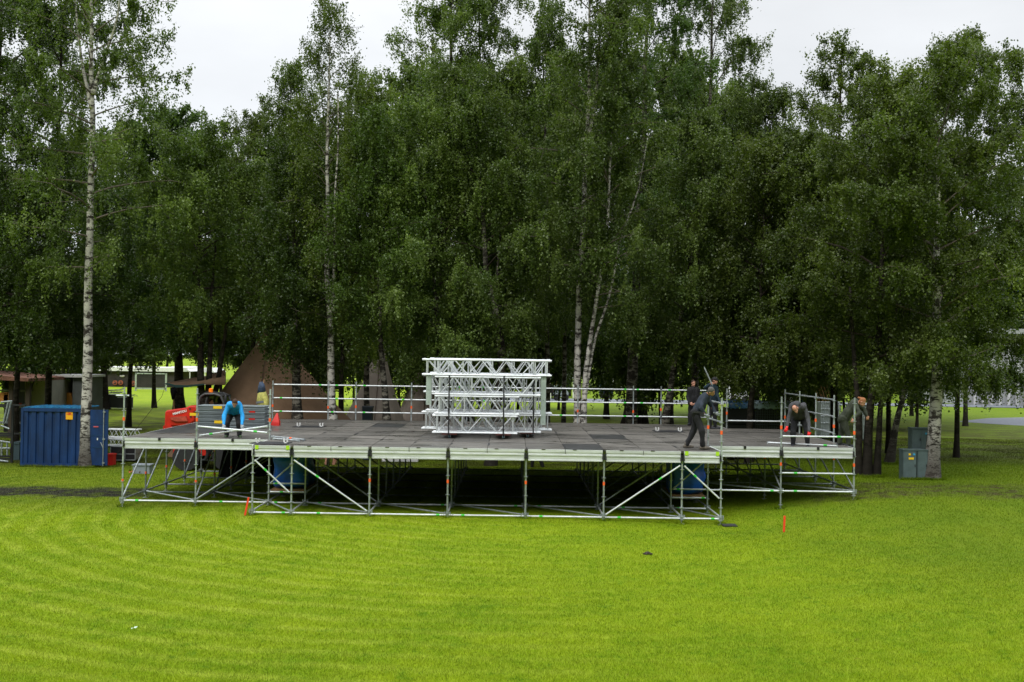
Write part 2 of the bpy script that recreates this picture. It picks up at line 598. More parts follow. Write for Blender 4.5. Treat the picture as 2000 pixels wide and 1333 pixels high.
# ------------------------------------------------------------------ lawn material
def lawn_material(name, blades):
    m = bpy.data.materials.new(name)
    m.use_nodes = True
    t = m.node_tree
    b = t.nodes['Principled BSDF']
    b.inputs['Roughness'].default_value = 0.75
    b.inputs['Specular IOR Level'].default_value = 0.06
    L = t.links.new

    def nd(ty, **kw):
        n = t.nodes.new(ty)
        for k, v in kw.items():
            setattr(n, k, v)
        return n

    def noise(scale, detail=4, vec=None, rough=0.6):
        n = nd("ShaderNodeTexNoise")
        n.inputs['Scale'].default_value = scale
        n.inputs['Detail'].default_value = detail
        n.inputs['Roughness'].default_value = rough
        L(vec, n.inputs['Vector'])
        return n.outputs['Fac']

    def rng(v, a, bb, c=0.0, d=1.0, smooth=True):
        n = nd("ShaderNodeMapRange")
        if smooth:
            n.interpolation_type = 'SMOOTHSTEP'
        n.inputs['From Min'].default_value = a
        n.inputs['From Max'].default_value = bb
        n.inputs['To Min'].default_value = c
        n.inputs['To Max'].default_value = d
        L(v, n.inputs[0])
        return n.outputs[0]

    def mth(op, a, bb=None):
        n = nd("ShaderNodeMath", operation=op)
        for i, x in enumerate((a, bb)):
            if x is None:
                continue
            if isinstance(x, (int, float)):
                n.inputs[i].default_value = x
            else:
                L(x, n.inputs[i])
        return n.outputs[0]

    def mix(f, a, bb):
        n = nd("ShaderNodeMixRGB")
        L(f, n.inputs[0])
        for i, x in ((1, a), (2, bb)):
            if isinstance(x, tuple):
                n.inputs[i].default_value = (*x, 1)
            else:
                L(x, n.inputs[i])
        return n.outputs[0]
    co = nd("ShaderNodeTexCoord").outputs['Object']
    sp = nd("ShaderNodeSeparateXYZ")
    L(co, sp.inputs[0])
    X, Y = sp.outputs['X'], sp.outputs['Y']
    dx = mth('SUBTRACT', X, 0.5)
    dy = mth('SUBTRACT', Y, 33.0)
    r = mth('SQRT', mth('ADD', mth('MULTIPLY', dx, dx), mth('MULTIPLY', dy, dy)))
    wob = mth('MULTIPLY', mth('SUBTRACT', noise(0.25, 2, co), 0.5), 0.9)
    rr = mth('ADD', r, wob)
    st = mth('SINE', mth('MULTIPLY', rr, 2 * math.pi / 0.72))
    st = rng(st, -0.3, 1.0)
    patch = rng(noise(0.9, 5, co, 0.7), 0.35, 0.7)
    st = mth('MULTIPLY', st, mth('ADD', 0.25, mth('MULTIPLY', patch, 0.75)))
    big = rng(noise(0.45, 6, co, 0.7), 0.30, 0.70)
    fine = noise(14, 5, co, 0.8)
    tuft = rng(noise(4.5, 5, co, 0.7), 0.38, 0.66)
    base = mix(big, (0.134, 0.228, 0.005), (0.236, 0.312, 0.008))
    base = mix(mth('MULTIPLY', tuft, 0.60), base, (0.240, 0.305, 0.016))
    base = mix(mth('MULTIPLY', rng(fine, 0.3, 0.7, 0.45, 0.0), 0.8), base, (0.070, 0.130, 0.004))
    st = mth('MULTIPLY', st, rng(X, 3.0, -4.0, 0.22, 1.0))
    base = mix(mth('MULTIPLY', st, 0.55), base, (0.310, 0.365, 0.045))
    clover = rng(noise(1.6, 6, co, 0.8), 0.56, 0.66)
    base = mix(mth('MULTIPLY', clover, 0.65), base, (0.070, 0.160, 0.004))
    # dry clippings
    dry = rng(noise(2.1, 6, co, 0.75), 0.635, 0.72)
    base = mix(mth('MULTIPLY', dry, 0.70), base, (0.22, 0.165, 0.050))
    # rougher, darker turf on the bank on the right and the far sides
    mpx = mth('ADD', X, mth('MULTIPLY', mth('SUBTRACT', noise(0.3, 3, co), 0.5), 6))
    rough_m = mth('MULTIPLY', rng(mpx, 3.5, 11.0), rng(Y, 15.0, 29.0))  # near reach extended to paint edge vignetting into the turf colour
    base = mix(mth('MULTIPLY', rough_m, 0.55), base, (0.062, 0.105, 0.008))
    rough_l = mth('MULTIPLY', rng(mpx, -6.0, -11.0), mth('MULTIPLY', rng(Y, 30.0, 33.5), rng(Y, 52.0, 44.0)))
    base = mix(mth('MULTIPLY', rough_l, 0.5), base, (0.075, 0.105, 0.010))
    # bare earth strips
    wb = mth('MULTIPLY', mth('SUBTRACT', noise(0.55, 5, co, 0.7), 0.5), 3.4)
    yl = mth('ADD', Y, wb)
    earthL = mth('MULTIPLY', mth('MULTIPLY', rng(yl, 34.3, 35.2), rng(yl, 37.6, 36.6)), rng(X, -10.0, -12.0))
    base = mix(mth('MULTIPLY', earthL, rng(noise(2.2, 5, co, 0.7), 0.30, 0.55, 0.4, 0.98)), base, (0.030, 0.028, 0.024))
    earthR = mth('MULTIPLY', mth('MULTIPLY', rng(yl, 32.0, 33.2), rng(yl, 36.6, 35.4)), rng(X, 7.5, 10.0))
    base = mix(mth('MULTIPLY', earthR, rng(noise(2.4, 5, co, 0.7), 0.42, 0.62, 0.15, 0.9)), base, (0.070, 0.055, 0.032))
    # worn soil beneath the grove, with the trees' shade painted in as darker tone
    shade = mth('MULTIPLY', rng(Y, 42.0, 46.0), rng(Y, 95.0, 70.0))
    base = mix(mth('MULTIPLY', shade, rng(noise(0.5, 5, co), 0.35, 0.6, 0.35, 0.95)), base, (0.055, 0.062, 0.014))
    if blades:
        at = nd("ShaderNodeAttribute")
        at.attribute_name = "rnd"
        v = nd("ShaderNodeVectorMath", operation='SCALE')
        L(base, v.inputs[0])
        L(rng(at.outputs['Fac'], 0, 1, 0.55, 1.65, False), v.inputs['Scale'])
        base = v.outputs[0]
        tr = nd("ShaderNodeBsdfTranslucent")
        L(base, tr.inputs['Color'])
        mx = nd("ShaderNodeMixShader")
        mx.inputs[0].default_value = 0.3
        L(base, b.inputs['Base Color'])
        L(b.outputs[0], mx.inputs[1])
        L(tr.outputs[0], mx.inputs[2])
        L(mx.outputs[0], t.nodes['Material Output'].inputs[0])
    else:
        L(base, b.inputs['Base Color'])
        bp = nd("ShaderNodeBump")
        bp.inputs['Strength'].default_value = 0.9
        bp.inputs['Distance'].default_value = 0.05
        L(fine, bp.inputs['Height'])
        L(bp.outputs[0], b.inputs['Normal'])
    return m


# ------------------------------------------------------------------ ground sheet
def axis(segs):
    out = []
    for a, b, st in segs:
        out += list(np.arange(a, b, st))
    out.append(segs[-1][1])
    return np.array(out)


gx = axis([(-900, -60, 60), (-60, -20, 4), (-20, 20, 0.5), (20, 60, 4), (60, 900, 60)])
gy = axis([(-60, 8, 4), (8, 50, 0.5), (50, 90, 2), (90, 200, 10), (200, 1600, 100)])
GX, GY = np.meshgrid(gx, gy)
GZZ = gzv(GX, GY)
nx, ny = len(gx), len(gy)
me = bpy.data.meshes.new("ground")
vv = np.stack([GX, GY, GZZ], -1).reshape(-1, 3)
ff = [(j * nx + i, j * nx + i + 1, (j + 1) * nx + i + 1, (j + 1) * nx + i) for j in range(ny - 1) for i in range(nx - 1)]
me.from_pydata(vv.tolist(), [], ff)
me.polygons.foreach_set('use_smooth', [True] * len(me.polygons))
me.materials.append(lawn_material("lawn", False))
ground = bpy.data.objects.new("ground", me)
C.objects.link(ground)
tag(ground, kind='structure')

# grass blades, denser and longer round trunk feet and scaffold feet
feet = [(P(167, 860, 43.7).x, 43.7, 0.34, 1500), (P(1692, 860, 38.6).x, 38.6, 0.55, 2200), (P(1822, 860, 37.6).x, 37.6, 0.36, 1500), (P(1738, 860, 43).x, 43, 0.3, 900)]
feet += [(x, 30.6, 0.12, 240) for x in (-6.87, -5.835, -3.765, -1.695, 0.375, 2.445, 4.515, 5.55)] + [(x, 32.67, 0.12, 240) for x in (-11.01, -8.94, 7.62, 9.69)]
feet += [(P(px_, 900, 43.6).x, 43.55, 0.12, 120) for px_ in range(42, 158, 6)] + [(P(px_, 900, 37.35).x, 37.32, 0.07, 120) for px_ in range(1765, 1814, 6)]
rs = np.random.RandomState(3)
NB = 1150000
yy = 13.5 * (64 / 13.5) ** (rs.rand(NB) ** 1.15)
xx = (rs.rand(NB) - 0.5) * 0.94 * yy
keep = ~((yy > 31.5) & (yy < 42.5) & (xx > -6.6) & (xx < 5.3) & (rs.rand(NB) < 0.85))
xx, yy = xx[keep], yy[keep]
fxx, fyy = [], []
for (fx_, fy_, fr_, fn_) in feet:
    aa_ = rs.rand(fn_) * 6.283
    rr_ = fr_ * (0.75 + 0.5 * rs.rand(fn_))
    fxx.append(fx_ + np.cos(aa_) * rr_)
    fyy.append(fy_ + np.sin(aa_) * rr_)
nf_ = sum(len(q_) for q_ in fxx)
xx = np.concatenate([xx] + fxx)
yy = np.concatenate([yy] + fyy)
N = len(xx)
zz = gzv(xx, yy)
az = rs.rand(N) * 2 * np.pi
wd = 0.0034 * (yy / 15.0) ** 0.9 * (0.7 + 0.6 * rs.rand(N))
hh = (0.022 + 0.030 * rs.rand(N) ** 1.5) * (1 + 0.12 * np.sin(xx * 5.7 + np.sin(yy * 3.1) * 2) * np.sin(yy * 6.9))
hh[-nf_:] *= 2.4
lean = rs.normal(0, 0.55, (N, 2))
V = np.zeros((N, 3, 3))
V[:, 0] = np.stack([xx - np.cos(az) * wd, yy - np.sin(az) * wd, zz - 0.01], -1)
V[:, 1] = np.stack([xx + np.cos(az) * wd, yy + np.sin(az) * wd, zz - 0.01], -1)
V[:, 2] = np.stack([xx + lean[:, 0] * hh, yy + lean[:, 1] * hh, zz + hh], -1)
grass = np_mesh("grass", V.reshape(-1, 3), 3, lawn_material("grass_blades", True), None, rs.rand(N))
tag(grass, "short mown green grass covering the lawn in front of the stage", "grass", kind='stuff')

# far road strips, both 4 mm above the lawn
mb = MB()
mb.box(-3, 60, 112, 119, 0.004, 0.05)
o = mb.build("road", asphalt)
tag(o, kind='structure')
mb = MB()
pts = [GZ(1868, 823, 0.03), GZ(1930, 817, 0.03), GZ(2150, 812, 0.03), GZ(2150, 838, 0.03), GZ(1960, 829, 0.03)]
mb.add([(p.x, p.y, gz(p.x, p.y) + 0.02) for p in pts], [(0, 4, 3, 2, 1)])
o = mb.build("path", asphalt)
tag(o, kind='structure')

# hill behind on the right
mb = MB()
hv, hf = [], []
hn, hm = 60, 20
for j in range(hm):
    for i in range(hn):
        u, w = i / (hn - 1), j / (hm - 1)
        x = 120 + 1500 * u
        y = 620 + 700 * w
        h = (40 + 300 * u) * math.sin(min(1, w * 1.3) * math.pi / 2) * sstep(0, 0.28, u) + 26 * mnoise.noise(Vector((x * .012, y * .012, 0))) * min(1, w * 4)
        if j == 0:
            h = -3
        hv.append((x, y, float(h)))
for j in range(hm - 1):
    for i in range(hn - 1):
        hf.append((j * hn + i, j * hn + i + 1, (j + 1) * hn + i + 1, (j + 1) * hn + i))
mb.add(hv, hf)
o = mb.build("hills", hill_mat, smooth=True)
tag(o, kind='structure')

# ------------------------------------------------------------------ STAGE SCAFFOLD
DZ = 1.84
XM = [-6.87, -5.835, -3.765, -1.695, 0.375, 2.445, 4.515, 5.55]
XWL, XWR = [-11.01, -8.94], [7.62, 9.69]
YR = [30.6 + 2.07 * k for k in range(7)]
stage = thing("stage_scaffold", "long open steel scaffold stage with grey deck and guard rails standing on the lawn", "stage", (-0.66, 30.6, 0))
nodes = {}
for j, y in enumerate(YR):
    for x in XM:
        nodes[(x, j)] = 1
    if j >= 1:
        for x in (XWL[1], XWR[0]):
            nodes[(x, j)] = 1
    if 1 <= j <= 5:
        for x in (XWL[0], XWR[1]):
            nodes[(x, j)] = 1
tall = {(-11.01, 1), (-8.94, 1), (-6.87, 1), (5.55, 0), (5.55, 1), (7.62, 1), (9.69, 1)}
for (x, j) in list(nodes):
    if j == 6 and x != 0.375 or (x == XWR[1] and j >= 1) or (x == XWR[0] and j == 5):
        tall.add((x, j))
tape_rs = random.Random(5)
for (x, j) in sorted(nodes, key=lambda k: (k[1], k[0])):
    y = YR[j]
    g = gz(x, y)
    top = (3.26 if (x, j) in tall else 1.60)
    hidden = 2 <= j <= 5 and XM[0] < x < XM[-1]
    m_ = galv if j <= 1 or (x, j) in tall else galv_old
    mb = MB()
    n = 10 if j <= 1 else 7
    mb.tube([(x, y, g + 0.16), (x, y, top)], 0.0245, n)
    z = 0.10 if x < 5 or j == 0 else 0.09
    while z < top - 0.08:
        if z > g + 0.18:
            mb.tube([(x, y, z - 0.005), (x, y, z + 0.005)], 0.062, n)
        z += 0.5 if not (j <= 1 and (x in (XM[0], XM[1], XM[-1], XM[-2]) and z < 1.4)) else 0.25
    if (x, j) in tall:
        mb.tube([(x, y, DZ + 0.50), (x, y, DZ + 0.62)], 0.029, n)
    # collar with wedge heads at the foot ledger
    zb = 0.08 if not (x > 5.6) else 0.59
    mb.tube([(x, y, zb - 0.07), (x, y, zb + 0.07)], 0.045, n)
    if not hidden:
        for dx in (-0.07, 0.07):
            mb.box(x + dx - 0.015, x + dx + 0.015, y - 0.012, y + 0.012, zb - 0.05, zb + 0.07)
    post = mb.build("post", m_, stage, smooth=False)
    fb = MB()
    fb.tube([(x, y, g + 0.01), (x, y, g + 0.18)], 0.018, 8)
    fb.tube([(x, y, g + 0.10), (x, y, g + 0.125)], 0.055, 6)
    fb.box(x - 0.075, x + 0.075, y - 0.075, y + 0.075, g - 0.004, g + 0.012)
    if not hidden:
        fb.build("base_plate", galv, post)
        if j <= 1 or (x in (XWL[0], XWL[1], XWR[0], XWR[1]) or (x, j) in tall):
            zt = (0.95 if j == 0 else (0.62 if x < 0 else 1.35))
            if (x, j) in tall and j >= 1 or x == 5.55 and j == 0:
                zt2 = DZ + 0.48 + tape_rs.uniform(-0.06, 0.08)
                tb = MB()
                tb.tube([(x, y, zt2 - 0.05), (x, y, zt2 + 0.05)], 0.034, 8)
                tb.build("marker_tape", orange_tape, post)
            if j == 0 and x not in (XM[0], XM[1], XM[-1], XM[-2]) or j == 1 and x in (XWL[0], XWL[1], XWR[0], XWR[1]) or j in (2, 3, 4):
                tb = MB()
                tb.tube([(x, y, zt - 0.045), (x, y, zt + 0.045)], 0.031, 8)
                tb.build("marker_tape", orange_tape, post)

ledgers, braces, rails = [], [], []


def bar(a, b, rad=0.0245, inset=0.04):
    a, b = Vector(a), Vector(b)
    d = (b - a).normalized()
    return MB().tube([a + d * inset, b - d * inset], rad, 8)


def xbars(j, xs):
    for a, b in zip(xs[:-1], xs[1:]):
        if (a, j) in nodes and (b, j) in nodes:
            yield a, b


ALLX = [XWL[0], XWL[1]] + XM + XWR
for j, y in enumerate(YR):
    for a, b in xbars(j, ALLX):
        z = 0.06 if b < 5.6 else 0.59
        ledgers.append((y, (a, y, z), (b, y, z)))
for x in ALLX:
    for j in range(6):
        if (x, j) in nodes and (x, j + 1) in nodes:
            z = 0.10 if x < 5.6 else 0.63
            ledgers.append((YR[j] + 1.0, (x, YR[j], z), (x, YR[j + 1], z)))
ledgers.append((YR[1], (XWR[0], YR[1], 1.10), (XWR[1], YR[1], 1.10)))
for xa, xb in ((XM[0], XM[1]), (XM[6], XM[7])):
    for zz_ in (0.36, 0.60):
        for j in (1, 2):
            ledgers.append((YR[j], (xa, YR[j], zz_), (xb, YR[j], zz_)))
    ledgers.append((YR[1], (xa, YR[1], 0.36), (xa, YR[2], 0.36)))
    ledgers.append((YR[1], (xb, YR[1], 0.36), (xb, YR[2], 0.36)))
ledgers.sort(key=lambda t: t[0])
for i, (yk, a, b) in enumerate(ledgers[:98]):
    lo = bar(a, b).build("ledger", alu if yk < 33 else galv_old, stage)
    if yk < 33 and abs(a[1] - b[1]) < 0.1:
        t = random.choice((0.2, 0.35, 0.8, 0.88))
        c = Vector(a).lerp(Vector(b), t)
        MB().tube([c - Vector((0.045, 0, 0)), c + Vector((0.045, 0, 0))], 0.028, 8).build("green_tape", green_tape, lo)
mb = MB()
for yk, a, b in ledgers[98:]:
    q = bar(a, b)
    mb.add(q.v, q.f)
if mb.v:
    tag(mb.build("ledger", galv_old, stage), kind='stuff')

BT = 1.50
# upright diagonals across the bays
for j in range(0, 6):
    y = YR[j] - 0.045
    for a, b, up in ((XM[1], XM[2], -1), (XM[5], XM[6], 1)):
        za, zb_ = (BT, 0.10) if up < 0 else (0.10, BT)
        braces.append((j, (a, y, za), (b, y, zb_)))
    if j == 0:
        braces.append((j, (XM[0], y, BT), (XM[1], y, 0.56)))
        braces.append((j, (XM[6], y, BT), (XM[7], y, 0.56)))
    if j == 1:
        braces.append((j, (XM[0], y, 0.56), (XM[1], y, BT)))
        braces.append((j, (XM[6], y, 0.56), (XM[7], y, BT)))
    if 1 <= j <= 3:
        braces.append((j, (XWL[1], y, 0.10), (XM[0], y, BT)))
for x in (XWL[0], XWL[1], XWR[0], XWR[1]):
    for j in range(1, 5):
        zb_ = 0.14 if x < 0 else 0.68
        braces.append((j + 0.4, (x, YR[j], zb_), (x, YR[j + 1], BT)))
# level diagonals at foot height in the front bays
fx = XM
for a, b in zip(fx[:-1], fx[1:]):
    braces.append((0.2, (a, YR[1], 0.09), (b, YR[0], 0.09)))
braces.append((1.2, (XWL[0], YR[2], 0.09), (XWL[1], YR[1], 0.09)))
braces.append((1.2, (XWL[1], YR[2], 0.09), (XM[0], YR[1], 0.09)))
braces.append((1.2, (XM[7], YR[2], 0.60), (XWR[0], YR[1], 0.60)))
braces.append((1.2, (XWR[0], YR[2], 0.62), (XWR[1], YR[1], 0.62)))
for k, a, b in braces:
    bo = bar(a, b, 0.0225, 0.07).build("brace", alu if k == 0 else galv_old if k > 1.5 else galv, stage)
    if k == 0:
        c = Vector(a).lerp(Vector(b), 0.33 if b[2] < a[2] else 0.72)
        d = (Vector(b) - Vector(a)).normalized() * 0.045
        MB().tube([c - d, c + d], 0.026, 8).build("green_tape", green_tape, bo)

# front and side deck beams
LY = -1


def beam_x(a, b, y, short=False):
    y0 = y - 0.055
    poly = [(y0, 1.835), (y0, 1.765), (y0 + .014, 1.755), (y0 + .014, 1.715), (y0 - .004, 1.705), (y0 - .004, 1.672), (y0 + .016, 1.662),
            (y0 + .016, 1.575), (y0, 1.567), (y0, 1.535), (y0 + .05, 1.535), (y0 + .05, 1.835)]
    mb = MB()
    mb.prof_x(poly[::-1], a + 0.045, b - 0.045)
    bo = mb.build("edge_beam", alu_beam, stage)
    hk = MB()
    for xx_, s in ((a + 0.03, 1), (b - 0.03, -1)):
        hk.box(xx_ - 0.022, xx_ + 0.022, y0 - 0.012, y0 + 0.03, 1.60, 1.74)
        hk.tube([(xx_, y0 - 0.02, 1.585), (xx_, y0 - 0.02, 1.64)], 0.03, 6)
    hk.build("beam_hook", dark_metal if not short else dark_metal, bo)
    if short:
        for xx_ in (a + 0.11, b - 0.11):
            MB().box(xx_ - 0.045, xx_ + 0.045, y0 - 0.008, y0 + 0.02, 1.735, 1.838).build("end_cap", lime, bo)
    return bo


for a, b in zip(XM[:-1], XM[1:]):
    bo = beam_x(a, b, YR[0], b - a < 1.5)
    if b - a > 1.5:
        hk = MB()
        xm = (a + b) / 2
        hk.box(xm - 0.006, xm + 0.006, YR[0] - 0.062, YR[0] - 0.05, 1.73, 1.84)
        for t in (0.22, 0.62):
            hk.box(a + 2.07 * t - 0.05, a + 2.07 * t + 0.05, YR[0] - 0.063, YR[0] - 0.02, 1.826, 1.842)
        hk.build("latch", dark_metal, bo)
for a, b in ((XWL[0], XWL[1]), (XWL[1], XM[0]), (XM[7], XWR[0]), (XWR[0], XWR[1])):
    bo = beam_x(a, b, YR[1])
    xm = (a + b) / 2
    MB().box(xm - 0.035, xm + 0.035, YR[1] - 0.07, YR[1] - 0.02, 1.765, 1.848).build("latch", black, bo)
for x, j0, j1 in ((XWL[0], 1, 5), (XWR[1], 1, 5), (XM[0], 0, 1), (XM[7], 0, 1), (XWL[1], 5, 6), (XWR[0], 5, 6)):
    for j in range(j0, j1):
        sx = -1 if x < 0 else 1
        MB().box(min(x, x + sx * 0.05), max(x, x + sx * 0.05), YR[j] + 0.05, YR[j + 1] - 0.05, 1.54, 1.83).build("edge_beam", alu_beam, stage)
# beams under the deck, row by row
for j in range(1, 7):
    xs = [x for x in ALLX if (x, j) in nodes]
    if j <= 1:
        xs = XM
    MB().box(xs[0] + 0.05, xs[-1] - 0.05, YR[j] - 0.025, YR[j] + 0.025, 1.60, 1.785).build("cross_beam", galv_old, stage)

# deck panels
deck_mat = bpy.data.materials.new("stage_plywood")
deck_mat.use_nodes = True
t = deck_mat.node_tree
b = t.nodes['Principled BSDF']
L = t.links.new
co = t.nodes.new("ShaderNodeTexCoord")
geo = t.nodes.new("ShaderNodeNewGeometry")
oi = t.nodes.new("ShaderNodeObjectInfo")


def tn(scale, detail, rough, stretch=(1, 1, 1)):
    mp = t.nodes.new("ShaderNodeMapping")
    mp.inputs['Scale'].default_value = stretch
    L(geo.outputs['Position'], mp.inputs[0])
    n = t.nodes.new("ShaderNodeTexNoise")
    n.inputs['Scale'].default_value = scale
    n.inputs['Detail'].default_value = detail
    n.inputs['Roughness'].default_value = rough
    L(mp.outputs[0], n.inputs['Vector'])
    return n.outputs['Fac']


def tr_(v, a, b_, c, d):
    n = t.nodes.new("ShaderNodeMapRange")
    n.inputs['From Min'].default_value = a
    n.inputs['From Max'].default_value = b_
    n.inputs['To Min'].default_value = c
    n.inputs['To Max'].default_value = d
    L(v, n.inputs[0])
    return n.outputs[0]


def tmix(f, a, b_):
    n = t.nodes.new("ShaderNodeMixRGB")
    L(f, n.inputs[0])
    for i, x in ((1, a), (2, b_)):
        if isinstance(x, tuple):
            n.inputs[i].default_value = (*x, 1)
        else:
            L(x, n.inputs[i])
    return n.outputs[0]


cbase = tmix(tr_(tn(1.3, 6, 0.7, (0.5, 1.6, 1)), 0.3, 0.7, 0, 1), (0.045, 0.041, 0.036), (0.150, 0.137, 0.119))
cbase = tmix(tr_(tn(9, 6, 0.8, (0.4, 1, 1)), 0.5, 0.7, 0, 0.45), cbase, (0.26, 0.24, 0.215))
cbase = tmix(tr_(tn(0.8, 5, 0.75, (0.7, 2.0, 1)), 0.53, 0.62, 0, 0.75), cbase, (0.030, 0.028, 0.026))
vs = t.nodes.new("ShaderNodeVectorMath")
vs.operation = 'SCALE'
L(cbase, vs.inputs[0])
L(tr_(oi.outputs['Random'], 0, 1, 0.68, 1.15), vs.inputs['Scale'])
L(vs.outputs[0], b.inputs['Base Color'])
L(tr_(tn(0.8, 5, 0.75, (0.7, 2.0, 1)), 0.45, 0.62, 0.60, 0.22), b.inputs['Roughness'])
MATS['deck'] = deck_mat
deck_dark = mat("dark_wet_plywood", (0.030, 0.030, 0.030), 0.45, nscale=2.5, namt=0.5)
panel_rs = random.Random(11)


def panel(x0, x1, y0, y1, m_=None, front=False):
    g = 0.006
    dz = panel_rs.uniform(-0.003, 0.003)
    MB().box(x0 + g, x1 - g, y0 + (0.0 if front else g), y1 - g, DZ - 0.05, DZ + dz).build("deck_panel", m_ or deck_mat, stage)


for j in range(6):
    for k in range(12):
        x0 = XM[0] + 1.035 * k
        dark = (j, k) in ((0, 8), (2, 9), (4, 2))
        panel(x0, x0 + 1.035, YR[j], YR[j + 1], deck_dark if dark else None, j == 0)
for (xa, xb) in ((XWL[1], XM[0]), (XM[7], XWR[0])):
    for j in range(1, 6):
        panel(xa, (xa + xb) / 2, YR[j], YR[j + 1])
        panel((xa + xb) / 2, xb, YR[j], YR[j + 1])
for (xa, xb) in ((XWL[0], XWL[1]), (XWR[0], XWR[1])):
    for j in range(1, 5):
        panel(xa, xb, YR[j], YR[j + 1], deck_dark if xa < 0 and j > 1 else None)
# seams of dark swollen tape between panels
mb = MB()
for j in range(0, 6):
    for k in range(1, 12):
        if panel_rs.random() < 0.5:
            x0 = XM[0] + 1.035 * k
            ln = panel_rs.uniform(0.3, 1.2)
            y0 = YR[j] + panel_rs.uniform(0, 2.07 - ln)
            w = panel_rs.uniform(0.02, 0.06)
            mb.add([(x0 - w * .2, y0, DZ + 0.0075), (x0 + w, y0 + ln * .3, DZ + 0.0075), (x0 + w * .8, y0 + ln * .8, DZ + 0.0075), (x0 - w * .1, y0 + ln, DZ + 0.0075)], [(0, 1, 2, 3)])
for j in range(1, 6):
    for k in range(9):
        x0 = XM[0] + panel_rs.uniform(0, 11)
        ln = panel_rs.uniform(0.2, 0.8)
        y0 = YR[j]
        w = panel_rs.uniform(0.02, 0.07)
        mb.add([(x0, y0 - w * .2, DZ + 0.006), (x0 + ln * .5, y0 - w, DZ + 0.006), (x0 + ln, y0, DZ + 0.006), (x0 + ln * .6, y0 + w * .5, DZ + 0.006)], [(0, 1, 2, 3)])
tag(mb.build("seam_stain", black, stage), kind='stuff')

# guard rails
for a, b in xbars(6, [XWL[1]] + [x for x in XM if x != 0.375] + [XWR[0]]):
    for z in (2.12, 2.62, 3.12):
        lo = bar((a, YR[6], z), (b, YR[6], z)).build("guard_rail", alu, stage)
        c = Vector((a, YR[6], z)).lerp(Vector((b, YR[6], z)), random.choice((0.15, 0.3, 0.85)))
        MB().tube([c - Vector((0.05, 0, 0)), c + Vector((0.05, 0, 0))], 0.028, 8).build("green_tape", green_tape, lo)
for j in range(2, 5):
    for z in (2.12, 2.62, 3.12):
        bar((XWR[1], YR[j], z), (XWR[1], YR[j + 1], z)).build("guard_rail", galv, stage)
bar((XWR[0], YR[5], 2.12), (XWR[1], YR[5], 2.12)).build("guard_rail", alu, stage)
lo = bar((XWR[0], YR[1], 2.14), (XWR[1], YR[1], 2.14)).build("guard_rail", alu, stage)
MB().tube([(9.2, YR[1], 2.14), (9.3, YR[1], 2.14)], 0.028, 8).build("green_tape", green_tape, lo)
for z in (2.62, 3.12):
    bar((XM[7], YR[0], z), (XM[7], YR[1], z)).build("guard_rail", galv, stage)
MB().tube([(XWL[0] - 0.25, YR[1] + 0.05, 3.02), (XWL[0] + 0.12, YR[1] + 0.05, 3.02)], 0.024, 8).build("guard_rail", galv, stage)

# chain hatches
hatch_labels = {
    (605, 834): "small dark deck hatch with white stubs, at the back left of the stage deck",
    (1305, 843): "small dark deck hatch with white stubs, at the back right of the stage deck",
    (530, 866): "small dark deck hatch with white stubs, at the front left corner of the deck"}
for (px, py), lb in hatch_labels.items():
    c = GZ(px, py, DZ)
    h = thing("deck_hatch", lb, "hatch", (c.x, c.y, DZ), "deck hatches")
    MB().box(c.x - 0.5, c.x + 0.5, c.y - 0.5, c.y + 0.4, DZ + 0.008, DZ + 0.014).build("recess_plate", black, h)
    for sx in (-0.38, 0.38):
        mb = MB()
        mb.box(c.x + sx - 0.05, c.x + sx - 0.02, c.y - 0.05, c.y + 0.05, DZ + 0.014, DZ + 0.13)
        mb.box(c.x + sx + 0.04, c.x + sx + 0.07, c.y - 0.05, c.y + 0.05, DZ + 0.014, DZ + 0.13)
        mb.box(c.x + sx - 0.05, c.x + sx + 0.07, c.y - 0.05, c.y + 0.05, DZ + 0.012, DZ + 0.03)
        mb.build("bracket", white_paint, h)


def loose_tube(name, a, b, rad, label, group=None, m_=None, tape=None):
    a, b = Vector(a), Vector(b)
    r_ = thing(name, label, "scaffold tube", tuple(a), group)
    MB().tube([a, b], rad, 10).build("tube", m_ or alu, r_)
    if tape:
        c = a.lerp(b, tape[1])
        d = (b - a).normalized() * 0.05
        MB().tube([c - d, c + d], rad + 0.004, 10).build("tape", tape[0], r_)
    d = (b - a).normalized()
    mb = MB()
    mb.obox(a + d * 0.02 + Vector((0, 0, 0)), d * 0.05, d.cross(Vector((0, 0, 1))).normalized() * 0.012, Vector((0, 0, 0.035)))
    mb.obox(b - d * 0.02, d * 0.05, d.cross(Vector((0, 0, 1))).normalized() * 0.012, Vector((0, 0, 0.035)))
    mb.build("wedge_head", galv, r_)
    return r_


tz = DZ + 0.035
loose_tube("scaffold_tube", GZ(531, 853, tz), GZ(594, 859, tz), 0.025, "grey tube with orange tape lying on the deck right of the blue worker", None, galv, (orange_tape, 0.6))
loose_tube("scaffold_tube", GZ(534, 857, tz), GZ(584, 861, tz), 0.025, "plain grey tube lying in front of the orange taped tube on the deck", None, galv)
loose_tube("scaffold_tube", GZ(1500, 865, tz), GZ(1634, 871.5, tz), 0.025, "long silver tube with green tape lying behind the feet of the worker in red gloves", None, alu, (green_tape, 0.84))

# ballast bundles in the two corner towers
def crumple(o, amt, sc, seed=0):
    for v in o.data.vertices:
        n = mnoise.noise_vector(Vector(v.co) * sc + Vector((seed, seed * 2, 0)))
        v.co = v.co + n * amt


